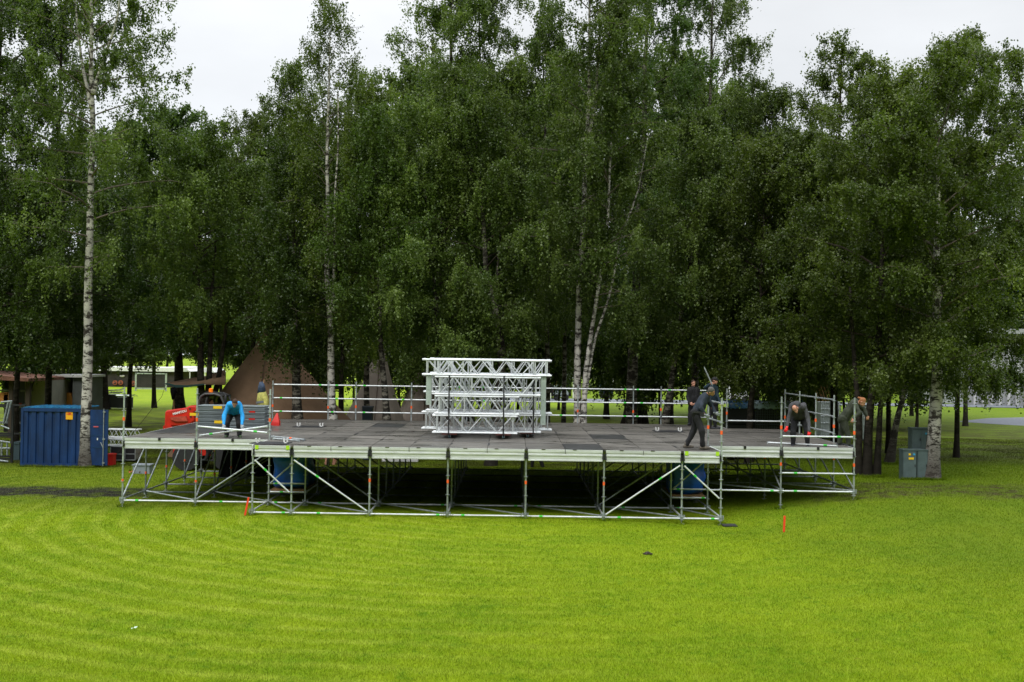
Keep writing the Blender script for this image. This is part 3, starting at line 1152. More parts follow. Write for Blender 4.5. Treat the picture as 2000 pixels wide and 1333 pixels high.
def rounded_block(x0, x1, y0, y1, z0, z1, n=10):
    """gridded block with slightly rounded corners for crumpling"""
    v, f, idx = [], [], {}

    def vid(i, j, k):
        key = (i, j, k)
        if key not in idx:
            a = Vector((i / n * 2 - 1, j / n * 2 - 1, k / n * 2 - 1))
            p = Vector([math.copysign(abs(c) ** 0.9, c) for c in a])
            L_ = (abs(a.x) ** 8 + abs(a.y) ** 8 + abs(a.z) ** 8) ** (1 / 8)
            p = a / max(L_, 1e-6) * max(abs(a.x), abs(a.y), abs(a.z))
            idx[key] = len(v)
            v.append(((x0 + x1) / 2 + p.x * (x1 - x0) / 2, (y0 + y1) / 2 + p.y * (y1 - y0) / 2, (z0 + z1) / 2 + p.z * (z1 - z0) / 2))
        return idx[key]
    for a in range(n):
        for b_ in range(n):
            for s in (0, n):
                q = [(s, a, b_), (s, a + 1, b_), (s, a + 1, b_ + 1), (s, a, b_ + 1)]
                f.append(tuple(vid(*t_) for t_ in (q if s else q[::-1])))
                q = [(a, s, b_), (a, s, b_ + 1), (a + 1, s, b_ + 1), (a + 1, s, b_)]
                f.append(tuple(vid(*t_) for t_ in (q if s else q[::-1])))
                q = [(a, b_, s), (a + 1, b_, s), (a + 1, b_ + 1, s), (a, b_ + 1, s)]
                f.append(tuple(vid(*t_) for t_ in (q if s else q[::-1])))
    return MB().add(v, f)


for (xa, xb, lb) in ((XM[0], XM[1], "blue plastic wrapped ballast block under the left corner of the stage front"),
                     (XM[6], XM[7], "blue plastic wrapped ballast block under the right corner of the stage front")):
    mb = rounded_block(xa + 0.06, xb - 0.04, YR[1] + 0.12, YR[2] - 0.15, 0.42, 1.52, 12)
    r_ = thing("ballast_block", lb, "ballast", (xa, YR[1], 0.38), "blue ballast blocks")
    o = mb.build("wrapping", blue_tarp, r_, smooth=True)
    crumple(o, 0.09, 2.7, xa)
    MB().box(xa + 0.05, xb - 0.05, YR[1] + 0.05, YR[2] - 0.05, 0.385, 0.425).build("shelf_board", timber, r_)
# black drape below the left wing
mb = MB()
dn = 24
for i in range(dn + 1):
    u = i / dn
    x = -10.0 + 3.1 * u
    yv = 40.6 + 0.06 * math.sin(i * 1.7)
    mb.v.append((x, yv, 1.56))
    mb.v.append((x - 0.35 * (1 - u), yv + 0.05, gz(x, yv) + 0.02))
for i in range(dn):
    mb.f.append((2 * i, 2 * i + 1, 2 * i + 3, 2 * i + 2))
    mb.mi.append(0)
single(mb, "drape", black_cloth, "black cloth hanging from the back of the left stage wing down to the grass", "cloth", (-8.4, 40.6, 0), smooth=True)

# ------------------------------------------------------------------ TRUSS PILE
def truss(px0, px1, D, z0, h=0.5, w=0.48, label="", chord_r=0.026, pitch=None, m_=alu, flip=0):
    x0 = P(px0, 780, D).x
    x1 = P(px1, 780, D).x
    y0, y1 = D - w / 2, D + w / 2
    r_ = thing("truss", label, "truss", ((x0 + x1) / 2, D, z0), "stacked aluminium trusses")
    for y in (y0, y1):
        for z in (z0 + chord_r, z0 + h - chord_r):
            mb = MB().tube([(x0, y, z), (x1, y, z)], chord_r, 8)
            for xe in (x0, x1):
                s = 1 if xe == x0 else -1
                mb.tube([(xe - s * 0.0, y, z), (xe + s * 0.10, y, z)], chord_r + 0.007, 8)
            mb.build("chord", m_, r_)
    for y in (y0, y1):
        mb = MB()
        Lx = x1 - x0 - 0.3
        n = max(2, int(round(Lx / (0.46 if D < 34.6 else 0.30))))
        if (n + flip) % 2:
            n += 1
        for i in range(n):
            a = x0 + 0.15 + Lx * i / n
            b_ = x0 + 0.15 + Lx * (i + 1) / n
            za, zb_ = (z0 + chord_r, z0 + h - chord_r) if (i + flip) % 2 else (z0 + h - chord_r, z0 + chord_r)
            mb.tube([(a, y, za), (b_, y, zb_)], 0.0125, 6)
        for xe in [x0 + 0.13, x1 - 0.13] + ([x0 + 0.15 + Lx * q_ for q_ in (0.12, 0.3, 0.5, 0.7, 0.88)] if D > 34.6 else [x0 + 0.15 + Lx * 0.33]):
            mb.tube([(xe, y, z0 + chord_r), (xe, y, z0 + h - chord_r)], 0.016, 6)
        mb.build("lattice", m_, r_)
    mb = MB()
    for z in (z0 + chord_r, z0 + h - chord_r):
        n = max(2, int((x1 - x0) / 0.55))
        for i in range(n + 1):
            a = x0 + 0.13 + (x1 - x0 - 0.26) * i / n
            mb.tube([(a, y0, z), (a, y1, z)], 0.0125, 6)
            if i < n:
                a2 = x0 + 0.13 + (x1 - x0 - 0.26) * (i + 1) / n
                mb.tube([(a, y0 if i % 2 else y1, z), (a2, y1 if i % 2 else y0, z)], 0.0125, 6)
    mb.build("cross_bracing", m_, r_)
    return r_


TI = [(1.988, 0.555), (2.548, 0.565), (3.120, 0.565), (3.695, 0.495)]
spec = [
    # D, per tier (px0, px1)
    (34.30, [(846, 1011), (850, 1014), (850, 1055), (825, 1053)], "front"),
    (34.95, [(855, 1057), (853, 1055), (851, 1055), (846, 1076)], "middle"),
    (35.75, [(825, 1078), (833, 1052), (828, 1054), (840, 1073)], "back"),
    (36.30, [(832, 1066), (842, 1060), (836, 1062), (850, 1066)], "rearmost")]
tiers = ["bottom", "second", "third", "top"]
for D, row, rn in spec:
    for k, ((a, b), (z0, h)) in enumerate(zip(row, TI)):
        lb = f"silver lattice truss in the {tiers[k]} layer, {rn} row of the pile on stage"
        truss(a, b, D, z0 + (0.02 if rn == "back" else 0), h, 0.48, lb, flip=(k + len(rn)) % 2)
        if k < 3:
            # spacer battens between layers
            xa, xb = P(a, 780, D).x, P(b, 780, D).x
# pale end plates
for (px, py0, py1, D, lb) in ((839, 731, 790, 34.9, "pale green steel plate standing at the left end of the truss pile"),
                              (1060.5, 735, 829, 35.1, "tall pale green steel plate standing at the right end of the truss pile")):
    c = P(px, (py0 + py1) / 2, D)
    z1, z0 = P(px, py0, D).z, P(px, py1, D).z
    r_ = thing("steel_plate", lb, "steel plate", (c.x, D - 0.32, z0))
    MB().box(c.x - 0.075, c.x + 0.075, D - 0.345, D - 0.33, z0, z1).build("plate", mat("pale_green_steel", (0.42, 0.50, 0.44), 0.5, nscale=6, namt=0.12), r_)
    mb = MB()
    for dz in (0.08, (z1 - z0) * 0.5, z1 - z0 - 0.08):
        mb.tube([(c.x, D - 0.35, z0 + dz), (c.x, D - 0.343, z0 + dz)], 0.018, 8)
    mb.box(c.x - 0.082, c.x - 0.06, D - 0.33, D - 0.30, z0, z1)
    mb.box(c.x + 0.06, c.x + 0.082, D - 0.33, D - 0.30, z0, z1)
    mb.build("bolt_rail", galv, r_)
# straps
for px, D, lb in ((878, 34.3, "black ratchet strap round the truss pile above the left castor"),
                  (984, 34.3, "black ratchet strap with a hanging buckle round the middle of the truss pile"),
                  (1042, 34.5, "black ratchet strap round the right end of the truss pile")):
    x = P(px, 780, D).x
    y0, y1 = D - 0.285, 36.60
    r_ = thing("ratchet_strap", lb, "strap", (x, D, 1.96), "straps round the truss pile")
    mb = MB()
    zt = 3.70
    mb.box(x - 0.020, x + 0.020, y0 - 0.006, y0, 1.955, zt)
    mb.box(x - 0.020, x + 0.020, y1, y1 + 0.006, 1.955, zt)
    mb.box(x - 0.020, x + 0.020, y0 - 0.006, y1 + 0.006, zt, zt + 0.006)
    mb.box(x - 0.020, x + 0.020, y0 - 0.006, y1 + 0.006, 1.95, 1.956)
    mb.build("webbing", black, r_)
    zb_ = 2.95 if px == 984 else 2.6
    mb = MB()
    mb.box(x - 0.03, x + 0.03, y0 - 0.04, y0 - 0.006, zb_, zb_ + 0.14)
    mb.tube([(x - 0.035, y0 - 0.03, zb_ + 0.12), (x + 0.035, y0 - 0.03, zb_ + 0.12)], 0.015, 8)
    mb.build("ratchet", dark_metal, r_)
# dollies
dol = mat("red_brown_dolly_board", (0.20, 0.05, 0.04), 0.7, nscale=6, namt=0.3)
cast = mat("blue_green_castor", (0.03, 0.10, 0.12), 0.5)
for px, D, lb in ((879, 34.3, "wheeled wooden truss dolly under the left end of the pile"),
                  (984, 34.3, "wheeled wooden truss dolly under the middle of the pile"),
                  (1031, 35.0, "wheeled wooden truss dolly under the right end of the pile")):
    x = P(px, 800, D).x
    r_ = thing("truss_dolly", lb, "dolly", (x, 35.0, DZ), "dollies under the truss pile")
    MB().box(x - 0.22, x + 0.22, D - 0.24, 36.60, DZ + 0.118, DZ + 0.146).build("board", dol, r_)
    for y in (D - 0.16, 36.40):
        mb = MB()
        mb.tube([(x - 0.02, y, DZ + 0.054), (x + 0.02, y, DZ + 0.054)], 0.048, 14)
        wh = mb.build("castor", cast, r_)
        mb = MB()
        mb.box(x - 0.036, x - 0.026, y - 0.03, y + 0.03, DZ + 0.04, DZ + 0.118)
        mb.box(x + 0.026, x + 0.036, y - 0.03, y + 0.03, DZ + 0.04, DZ + 0.118)
        mb.tube([(x - 0.036, y, DZ + 0.054), (x + 0.036, y, DZ + 0.054)], 0.016, 8)
        mb.build("castor_fork", alu, wh)

# ------------------------------------------------------------------ TREES
def grow(seed, H, Rc, cb, nl, nleaf, lsize, droop=1.0, path=None, shape='birch', el0=15, el1=62, clump=0.5, skew=(0, 0)):
    """limb polylines and leaf quads of one crown, in tree space (trunk foot at 0,0,0)"""
    nleaf = int(nleaf * 1.35)
    lsize *= 0.86
    rs = np.random.RandomState(seed)

    def axis_at(z):
        if not path:
            return np.array([0.0, 0.0])
        for (p, q) in zip(path[:-1], path[1:]):
            if z <= q[2] or q is path[-1]:
                t = (z - p[2]) / max(1e-6, (q[2] - p[2]))
                t = min(t, 1.3)
                return np.array([p[0] + (q[0] - p[0]) * t, p[1] + (q[1] - p[1]) * t])
    limbs = []
    T0, T1, TW = [], [], []
    az = rs.rand() * 6.28
    for i in range(nl):
        u = (i + rs.rand()) / nl
        z = (cb + (1 - cb) * u) * H
        if shape == 'birch':
            prof = min(1.0, 0.45 + u / 0.30 * 0.55) * (1 - max(0, u - 0.15) / 0.85) ** 0.75 + 0.10
        elif shape == 'round':
            prof = (max(0.02, 1 - (2 * u - 0.85) ** 2 * 0.9)) ** 0.5 * (1 if u < .6 else (1 - (u - .6) / .4) ** 0.6 * .9 + .1)
        else:
            prof = 0.55 + 0.45 * (1 - u)
        Ln = Rc * prof * (0.65 + 0.55 * rs.rand())
        az += 2.4 + rs.normal(0, 0.35)
        el = R(el0 + (el1 - el0) * u + rs.normal(0, 8))
        o = axis_at(z)
        d = np.array([math.cos(az), math.sin(az)])
        pts = []
        for s in np.linspace(0, 1, 6):
            wob = rs.normal(0, 0.05 * Ln, 2) * s
            hz = Ln * math.tan(el) * (s - 0.42 * s * s * (1.0 + 0.5 * droop * (1 - u)))
            pts.append(np.array([o[0] + d[0] * Ln * s + wob[0] + skew[0] * s * u, o[1] + d[1] * Ln * s + wob[1], min(z + hz, H * 1.02)]))
        limbs.append((pts, 0.009 + 0.011 * Ln * (1 - 0.5 * u)))
        nt_ = int(5 + Ln * 4.5)
        for k in range(nt_):
            s = 0.22 + 0.78 * (k + rs.rand()) / nt_
            f = s * 5
            a = min(4, int(f))
            p = pts[a] + (pts[a + 1] - pts[a]) * (f - a)
            az2 = az + rs.normal(0, 1.5)
            l2 = (0.45 + 0.8 * rs.rand()) * (0.7 + 0.12 * Rc) * (1.15 - 0.5 * s)
            ev = rs.uniform(-0.55, 1.05) - 0.15 * droop
            q = p + np.array([math.cos(az2) * l2 * math.cos(ev), math.sin(az2) * l2 * math.cos(ev), l2 * math.sin(ev)])
            T0.append(p)
            T1.append(q)
            TW.append(math.exp(rs.normal(0, clump)) * l2)
    # leader top
    for k in range(14):
        zt = H * (0.90 + 0.11 * rs.rand())
        o = axis_at(zt)
        p = np.array([o[0], o[1], zt])
        a_ = rs.rand() * 6.28
        l2 = 0.25 + 0.35 * rs.rand()
        T0.append(p)
        T1.append(p + np.array([math.cos(a_) * l2, math.sin(a_) * l2, 0.25 * rs.rand()]))
        TW.append(0.35)
    T0, T1, TW = np.array(T0), np.array(T1), np.array(TW)
    idx = rs.choice(len(T0), nleaf, p=TW / TW.sum())
    s = rs.rand(nleaf) ** 0.8
    nst = 6
    strand = rs.randint(0, nst, nleaf)
    r2_ = np.random.RandomState(seed + 1)
    slen = (0.20 + 1.25 * r2_.rand(len(T0) * nst) ** 1.3)[idx * nst + strand]
    spos = (r2_.rand(len(T0) * nst) ** 0.8)[idx * nst + strand]
    lat = np.random.RandomState(seed + 2).normal(0, 0.13, (len(T0) * nst, 2))[idx * nst + strand]
    on = rs.rand(nleaf) < 0.30 + 0.42 * min(1, droop)
    s = np.where(on, spos, s)
    hang = np.where(on, rs.rand(nleaf) * slen * droop, 0.0)
    c = T0[idx] + (T1[idx] - T0[idx]) * s[:, None] + rs.normal(0, 1, (nleaf, 3)) * np.where(on, 0.045, 0.10)[:, None]
    c[:, :2] += lat * np.where(on, 1.0, 0.5)[:, None] * (0.4 + np.minimum(1, hang)[:, None])
    c[:, 2] -= hang
    # leaf quads (rhombus)
    L_ = lsize * (0.65 + 0.7 * rs.rand(nleaf))
    ax = rs.normal(0, 1, (nleaf, 3))
    ax[:, 2] -= 1.0 * droop
    ax /= np.linalg.norm(ax, axis=1)[:, None]
    nn = rs.normal(0, 1, (nleaf, 3))
    nn[:, 2] += 0.6
    bx = np.cross(ax, nn)
    bx /= np.linalg.norm(bx, axis=1)[:, None] + 1e-9
    V = np.zeros((nleaf, 4, 3))
    V[:, 0] = c - ax * (L_ * .5)[:, None]
    V[:, 1] = c + bx * (L_ * .34)[:, None] - ax * (L_ * .08)[:, None]
    V[:, 2] = c + ax * (L_ * .5)[:, None]
    V[:, 3] = c - bx * (L_ * .34)[:, None] - ax * (L_ * .08)[:, None]
    tone = np.random.RandomState(seed + 3).rand(len(T0))[idx] ** 1.4 * 0.65 + rs.rand(nleaf) * 0.35
    return V, tone, limbs, (T0, T1)


def limb_mb(limbs, T=None, tw=0.006, every=3):
    mb = MB()
    for pts, r0 in limbs:
        mb.tube(pts, [r0 * (1 - 0.8 * k / (len(pts) - 1)) for k in range(len(pts))], 5)
    if T is not None:
        for a, b_ in list(zip(*T))[::every]:
            mb.tube([a, b_], [tw * 1.4, tw], 3, cap=False)
    return mb


def trunk_mb(paths, flare=1.35):
    out = []
    for pts, r0, r1 in paths:
        pts = [Vector(p) for p in pts]
        # resample with slight wobble
        n = max(8, int((pts[-1] - pts[0]).length / 0.7))
        Ls = [0]
        for a, b_ in zip(pts[:-1], pts[1:]):
            Ls.append(Ls[-1] + (b_ - a).length)
        rp, rr = [], []
        for k in range(n + 1):
            s = Ls[-1] * (k / n)
            i = 0
            while i < len(pts) - 2 and Ls[i + 1] < s:
                i += 1
            t_ = (s - Ls[i]) / max(1e-6, Ls[i + 1] - Ls[i])
            p = pts[i].lerp(pts[i + 1], t_)
            w = mnoise.noise_vector(p * 0.35 + Vector((r0 * 99, 0, 0))) * 0.10 * min(1, k / 3)
            rp.append(p + Vector((w.x, w.y, 0)))
            u = k / n
            f = 1 + (flare - 1) * math.exp(-s / 0.35)
            rr.append((r0 + (r1 - r0) * u ** 0.85) * f)
        rp.insert(0, rp[0] - Vector((0, 0, 0.15)))
        rr.insert(0, rr[0] * 1.1)
        out.append(MB().tube(rp, rr, 10))
    return out


def to_world_mesh(mb, base):
    mb.v = [(v[0] + base[0], v[1] + base[1], v[2] + base[2]) for v in mb.v]
    return mb


CROWN_CACHE = {}


def crown_data(key, leafkey, twm):
    """make (once) shared crown and limb meshes"""
    ck = (key, leafkey)
    if ck not in CROWN_CACHE:
        seed, H, Rc, cb, nl, nleaf, ls, droop, shape, clump = key
        V, tone, limbs, T = grow(seed, H, Rc, cb, nl, nleaf, ls, droop, None, shape, clump=clump)
        co_ = np_mesh("crown", V.reshape(-1, 3), 4, LEAF[leafkey], None, tone)
        lo_ = limb_mb(limbs, T).build("limbs", twm)
        CROWN_CACHE[ck] = [co_.data, lo_.data]
        bpy.data.objects.remove(co_)
        bpy.data.objects.remove(lo_)
    return CROWN_CACHE[ck]


def tree(label, px, D, topz, Rc, cb=0.22, leaf='birch', n=60000, bark=None, r=0.16, droop=1.0, shape='birch', stems=None, seed=1, ls=0.105,
         clump=0.55, nl=34, name="birch_tree", shared=None, group=None, base_py=None, skew=(0, 0), cat="tree", el=(15, 62), twm=None, win=False):
    """px: photo column of the foot; D distance; stems: list of pixel polylines [(px,py),...] for visible trunks"""
    bx = P(px, 860, D).x
    g = gz(bx, D)
    root = thing(name, label, cat, (bx, D, g), group)
    H = topz - g
    bark = bark or bark_grey
    paths = []
    if stems:
        for st in stems:
            pl, r0, r1 = st[0], st[1], st[2]
            dd = st[3] if len(st) > 3 else 0.0
            pts = []
            for k, (qx, qy) in enumerate(pl):
                w = P(qx, qy, D + dd * k)
                pts.append((w.x - bx, w.y - D, w.z - g))
            if pts[0][2] < 1.2:
                pts[0] = (pts[0][0], pts[0][1], 0.0)
            paths.append((pts, r0, r1))
    else:
        rs_ = random.Random(seed)
        lx = rs_.uniform(-0.4, 0.4)
        paths.append(([(0, 0, 0), (lx * .4, 0, H * .35), (lx, 0, H * .7), (lx * .6, 0, H * .97)], r, 0.02))
    for k, tm in enumerate(trunk_mb(paths)):
        to_world_mesh(tm, (bx, D, g)).build("trunk", bark, root, smooth=True)
    if shared:
        cd, ld = shared
        s_ = H / shared_H[shared_key(shared)]
        for nm, d_ in (("crown", cd), ("limbs", ld)):
            o = bpy.data.objects.new(nm, d_)
            C.objects.link(o)
            o.parent = root
            o.rotation_euler = (0, 0, random.Random(seed).uniform(0, 6.28))
            w = Rc / shared_R[shared_key(shared)]
            o.scale = (w, w, s_)
        return root
    ax = paths[0][0]
    V, tone, limbs, T = grow(seed, H, Rc, cb, nl, n, ls, droop, ax, shape, clump=clump, skew=skew, el0=el[0], el1=el[1])
    if bark is bark_white or win:
        cc = V.mean(axis=1)
        keep = np.ones(len(cc), bool)
        wr = np.random.RandomState(seed + 9)
        for pts_, _, _ in paths:
            pa = np.array(pts_)
            xs = np.interp(cc[:, 2], pa[:, 2], pa[:, 0])
            per = np.sin(cc[:, 2] * 1.3 + seed) + np.sin(cc[:, 2] * 0.57 + seed * 2)
            pr = np.where(per > -0.7, 0.93, 0.25)
            hit = (np.abs(cc[:, 0] - xs + cc[:, 1] * 0.0) < 0.30) & (cc[:, 1] < 0.15) & (cc[:, 2] < pa[-1, 2])
            keep &= ~(hit & (wr.rand(len(cc)) < pr))
        V, tone = V[keep], tone[keep]
    o = np_mesh("crown", V.reshape(-1, 3), 4, LEAF[leaf], root, tone)
    lm = limb_mb(limbs, T)
    lm = to_world_mesh(lm, (bx, D, g))
    lm.build("limbs", twm or (twig_light if bark is bark_white else twig_mat), root)
    return root


shared_H, shared_R = {}, {}


def shared_key(sh):
    return sh[0].name


def make_shared(seed, H, Rc, cb, nl, n, ls, droop, shape, clump, leaf):
    d_ = crown_data((seed, H, Rc, cb, nl, n, ls, droop, shape, clump), leaf, twig_mat)
    shared_H[d_[0].name] = H
    shared_R[d_[0].name] = Rc
    return d_


# ---- front row, left to right
tree("tall white birch with a forked crown, standing beside the blue container", 167, 43.7, 22.5, 4.0, 0.33, 'birch', 46000, bark_white, seed=21, ls=0.11, clump=0.9, nl=40, droop=1.0,
     stems=[([(167, 912), (171, 700), (176, 450), (181, 180), (176, 20), (172, -200)], 0.225, 0.03),
            ([(183, 178), (205, 100), (226, 40), (240, -60)], 0.075, 0.02, -0.15),
            ([(178, 205), (160, 130), (150, 60), (140, -60)], 0.07, 0.02, 0.1)], el=(5, 55))
tree("dark leafy tree cut by the left edge of the photo", -30, 47, 26.5, 5.2, 0.12, 'dark', 80000, bark_dark, 0.2, 0.7, 'round', seed=22, name="leafy_tree", ls=0.12)
tree("dense dark green tree between the left edge and the white birch", 90, 51, 25.0, 4.6, 0.15, 'dark', 62000, bark_dark, 0.17, 0.8, 'round', seed=23, name="leafy_tree", ls=0.12)
tree("low dark tree hanging its branches over the container roof", 30, 49, 11.5, 4.6, 0.36, 'dark', 60000, bark_dark, 0.16, 1.0, 'round', seed=24, name="leafy_tree", ls=0.11)
tree("dark tree with a thick trunk far behind the blue container", 205, 84, 19.0, 5.6, 0.30, 'dark', 62000, bark_dark, 0.27, 1.0, 'round', seed=25, name="leafy_tree",
     stems=[([(206, 799), (204, 760), (205, 700), (210, 560), (214, 440)], 0.30, 0.08)], ls=0.11)
tree("bright green broad crown topping out under the open sky left of the slim birch", 335, 56, 15.9, 4.0, 0.30, 'maple', 66000, bark_dark, 0.2, 0.5, 'round', seed=26, name="leafy_tree", ls=0.14, clump=0.8,
     stems=[([(350, 800), (348, 700), (340, 560), (335, 260)], 0.25, 0.04)])
tree("three stemmed dark tree behind the machine cab", 398, 48, 13.2, 3.6, 0.42, 'birch', 66000, bark_dark, 0.15, 0.9, 'round', seed=27, name="leafy_tree",
     stems=[([(396, 815), (392, 760), (390, 660), (385, 500), (400, 300)], 0.17, 0.03), ([(404, 815), (408, 740), (411, 640), (420, 480)], 0.15, 0.04), ([(409, 815), (428, 735), (440, 660), (452, 560)], 0.14, 0.04)], ls=0.11)
tree("olive green tree rising over the brown tent, left of the slim birch", 495, 55.0, 15.6, 3.8, 0.36, 'olive', 60000, bark_dark, 0.16, 0.9, 'round', seed=28, name="leafy_tree", clump=0.7)
tree("tree with a stepped fresh green top just left of the slim birch", 555, 54, 17.6, 3.4, 0.28, 'birch', 56000, bark_grey, 0.17, 0.9, 'birch', seed=29, clump=0.85)
tree("grey trunked birch directly in front of the brown tent", 581, 45.5, 12.2, 3.0, 0.32, 'dark', 46000, bark_grey, seed=30,
     stems=[([(581, 830), (579, 740), (581, 640), (578, 500), (570, 380)], 0.20, 0.05)])
tree("slim tall birch with two parallel white stems and a pointed top", 650, 44.8, 17.9, 1.9, 0.30, 'light', 30000, bark_white, seed=31, ls=0.095, clump=0.6, nl=44,
     stems=[([(650, 830), (647, 700), (642, 560), (639, 400), (641, 180), (645, 60)], 0.165, 0.02), ([(650, 600), (656, 480), (659, 300), (660, 180)], 0.065, 0.02, -0.05)], el=(25, 66))
tree("yellow green birch behind the gap right of the slim birch", 718, 55, 17.7, 3.3, 0.25, 'light', 56000, bark_grey, 0.16, seed=32, clump=0.5)
tree("speckled slender birch behind the back rail, left of the truss pile", 753, 45, 13.4, 3.0, 0.40, 'dark', 52000, bark_grey, seed=33,
     stems=[([(756, 830), (752, 770), (745, 700), (742, 600), (735, 420)], 0.14, 0.04)])
tree("very tall dark green birch above the left half of the truss pile", 880, 50, 25.5, 3.4, 0.20, 'birch', 82000, bark_grey, seed=34, clump=0.75,
     stems=[([(862, 820), (860, 700), (862, 500), (880, 200), (885, -60)], 0.2, 0.03)])
tree("leaning birch whose trunk bends left behind the truss pile", 972, 45, 15.2, 3.3, 0.30, 'birch', 82000, bark_grey, seed=35, clump=0.75,
     stems=[([(958, 925), (968, 840), (980, 700), (968, 620), (950, 540), (944, 400), (925, 240)], 0.21, 0.04), ([(976, 690), (966, 600), (972, 500), (985, 380)], 0.08, 0.02, 0.2)])
tree("broad crowned birch hanging down left of the truss pile", 820, 45.6, 13.6, 3.7, 0.24, 'birch', 72000, bark_grey, seed=36, clump=0.75,
     stems=[([(862, 830), (858, 700), (850, 560), (830, 380)], 0.13, 0.03)])
tree("tall birch with a dark pole trunk behind the middle of the pile", 935, 51, 24.0, 3.2, 0.3, 'birch', 66000, bark_grey, seed=37, clump=0.6,
     stems=[([(917, 820), (914, 680), (920, 500), (935, 200), (940, 0)], 0.18, 0.03)])
tree("towering birch with a bright white trunk right of the truss pile", 1126, 44.4, 25.0, 3.3, 0.30, 'birch', 50000, bark_white, seed=38, clump=0.8, nl=40,
     stems=[([(1130, 835), (1125, 700), (1133, 560), (1142, 400), (1146, 260), (1150, 120), (1156, -120)], 0.155, 0.03), ([(1150, 280), (1162, 200), (1168, 100), (1172, -40)], 0.09, 0.02, 0.1)])
tree("birch with two thin white stems sloping up right behind the rail", 1145, 44.0, 17.4, 2.9, 0.34, 'birch', 48000, bark_white, seed=39, clump=0.7,
     stems=[([(1139, 835), (1146, 720), (1165, 600), (1180, 480), (1187, 380), (1195, 260)], 0.115, 0.03), ([(1139, 800), (1162, 660), (1185, 590), (1210, 470), (1245, 380), (1268, 260)], 0.07, 0.02, 0.12)])
tree("birch with a thin pale trunk just right of the truss pile", 1069, 51, 19.5, 2.6, 0.30, 'birch', 56000, bark_grey, seed=40,
     stems=[([(1069, 912), (1069, 700), (1070, 560), (1066, 400), (1062, 120)], 0.14, 0.03)])
tree("very tall bright green birch in the upper middle of the grove", 1255, 52, 27.0, 3.9, 0.22, 'maple', 80000, bark_grey, seed=41, clump=0.8, ls=0.11,
     stems=[([(1232, 835), (1236, 740), (1240, 600), (1250, 400), (1262, 100), (1266, -100)], 0.30, 0.03)])
tree("thick dark double trunked birch behind the back rail", 1240, 70, 17.0, 4.6, 0.32, 'birch', 50000, bark_dark, seed=42,
     stems=[([(1226, 828), (1236, 760), (1243, 680), (1247, 500)], 0.42, 0.10), ([(1256, 826), (1252, 760), (1258, 640), (1262, 480)], 0.34, 0.08)])
tree("tall narrow birch with sky gaps, rightmost of the highest crowns", 1385, 53, 26.0, 3.3, 0.24, 'birch', 62000, bark_grey, seed=43, clump=1.0,
     stems=[([(1352, 830), (1357, 740), (1362, 600), (1366, 420), (1390, 180), (1394, -120)], 0.2, 0.03)])
tree("birch with a crooked pale trunk behind the two dark dressed workers", 1330, 46, 13.8, 3.2, 0.34, 'birch', 56000, bark_grey, seed=44,
     stems=[([(1298, 830), (1310, 760), (1322, 680), (1340, 560), (1362, 430), (1372, 350)], 0.15, 0.03)])
tree("birch below the dip in the skyline, right of the tallest crowns", 1490, 51, 16.4, 3.4, 0.18, 'birch', 64000, bark_grey, seed=45, clump=0.7,
     stems=[([(1470, 830), (1478, 740), (1488, 600), (1495, 300)], 0.2, 0.03)])
tree("olive birch with a thin dark trunk in front of the covered crates", 1462, 44.6, 12.4, 3.7, 0.25, 'olive', 68000, bark_dark, seed=46, ls=0.11,
     stems=[([(1463, 850), (1468, 790), (1474, 720), (1486, 620), (1490, 420)], 0.15, 0.03)])
tree("wide olive crown with two ragged tops, above the worker in red gloves", 1625, 47, 17.3, 3.9, 0.15, 'olive', 72000, bark_dark, 0.2, 0.7, 'round', seed=47, name="leafy_tree", clump=0.9,
     stems=[([(1632, 850), (1628, 740), (1634, 600), (1640, 120)], 0.18, 0.03)])
tree("low olive tree filling the space above the right stage wing", 1560, 45.5, 13.2, 3.8, 0.20, 'olive', 70000, bark_dark, 0.16, 0.8, 'round', seed=48, name="leafy_tree", clump=0.7)
tree("dark cluster of thick trunks rising right behind the worker in green", 1700, 38.6, 13.4, 3.9, 0.22, 'olive', 84000, bark_dark, seed=49, name="leafy_tree", shape='round', droop=0.7, clump=0.8, ls=0.10,
     stems=[([(1692, 938), (1700, 820), (1712, 720), (1722, 560), (1735, 320)], 0.165, 0.04), ([(1674, 938), (1678, 820), (1668, 720), (1662, 560)], 0.135, 0.04), ([(1712, 938), (1717, 800), (1730, 700), (1760, 560)], 0.12, 0.03)])
tree("small tree with a short leaning trunk between the trunk cluster and the grey cabinets", 1738, 43, 9.6, 2.6, 0.42, 'olive', 36000, bark_grey, seed=50, name="leafy_tree", shape='round', droop=0.7,
     stems=[([(1737, 888), (1750, 835), (1768, 770), (1775, 640)], 0.16, 0.03)])
tree("dark crowned tree with a whitish base beside the grey cabinets", 1822, 37.6, 14.3, 4.0, 0.22, 'olive', 88000, bark_white, seed=51, name="leafy_tree", shape='round', droop=0.7, clump=0.85, ls=0.10,
     stems=[([(1818, 930), (1826, 820), (1830, 720), (1832, 600), (1830, 300)], 0.25, 0.05)])
tree("dark tree cut by the right edge, its branches hanging before the ribbed building", 2030, 46, 15.6, 4.0, 0.17, 'dark', 72000, bark_dark, 0.2, 0.7, 'round', seed=52, name="leafy_tree", clump=0.9)
tree("ragged topped tree between the two highest points on the right", 1735, 48, 15.8, 3.6, 0.14, 'olive', 64000, bark_dark, 0.11, 0.7, 'round', seed=53, name="leafy_tree", clump=0.8)
tree("highest crown of the right hand trees, reaching above the cabinets", 1868, 46.5, 17.6, 3.9, 0.16, 'olive', 72000, bark_dark, 0.11, 0.7, 'round', seed=54, name="leafy_tree", clump=0.95)

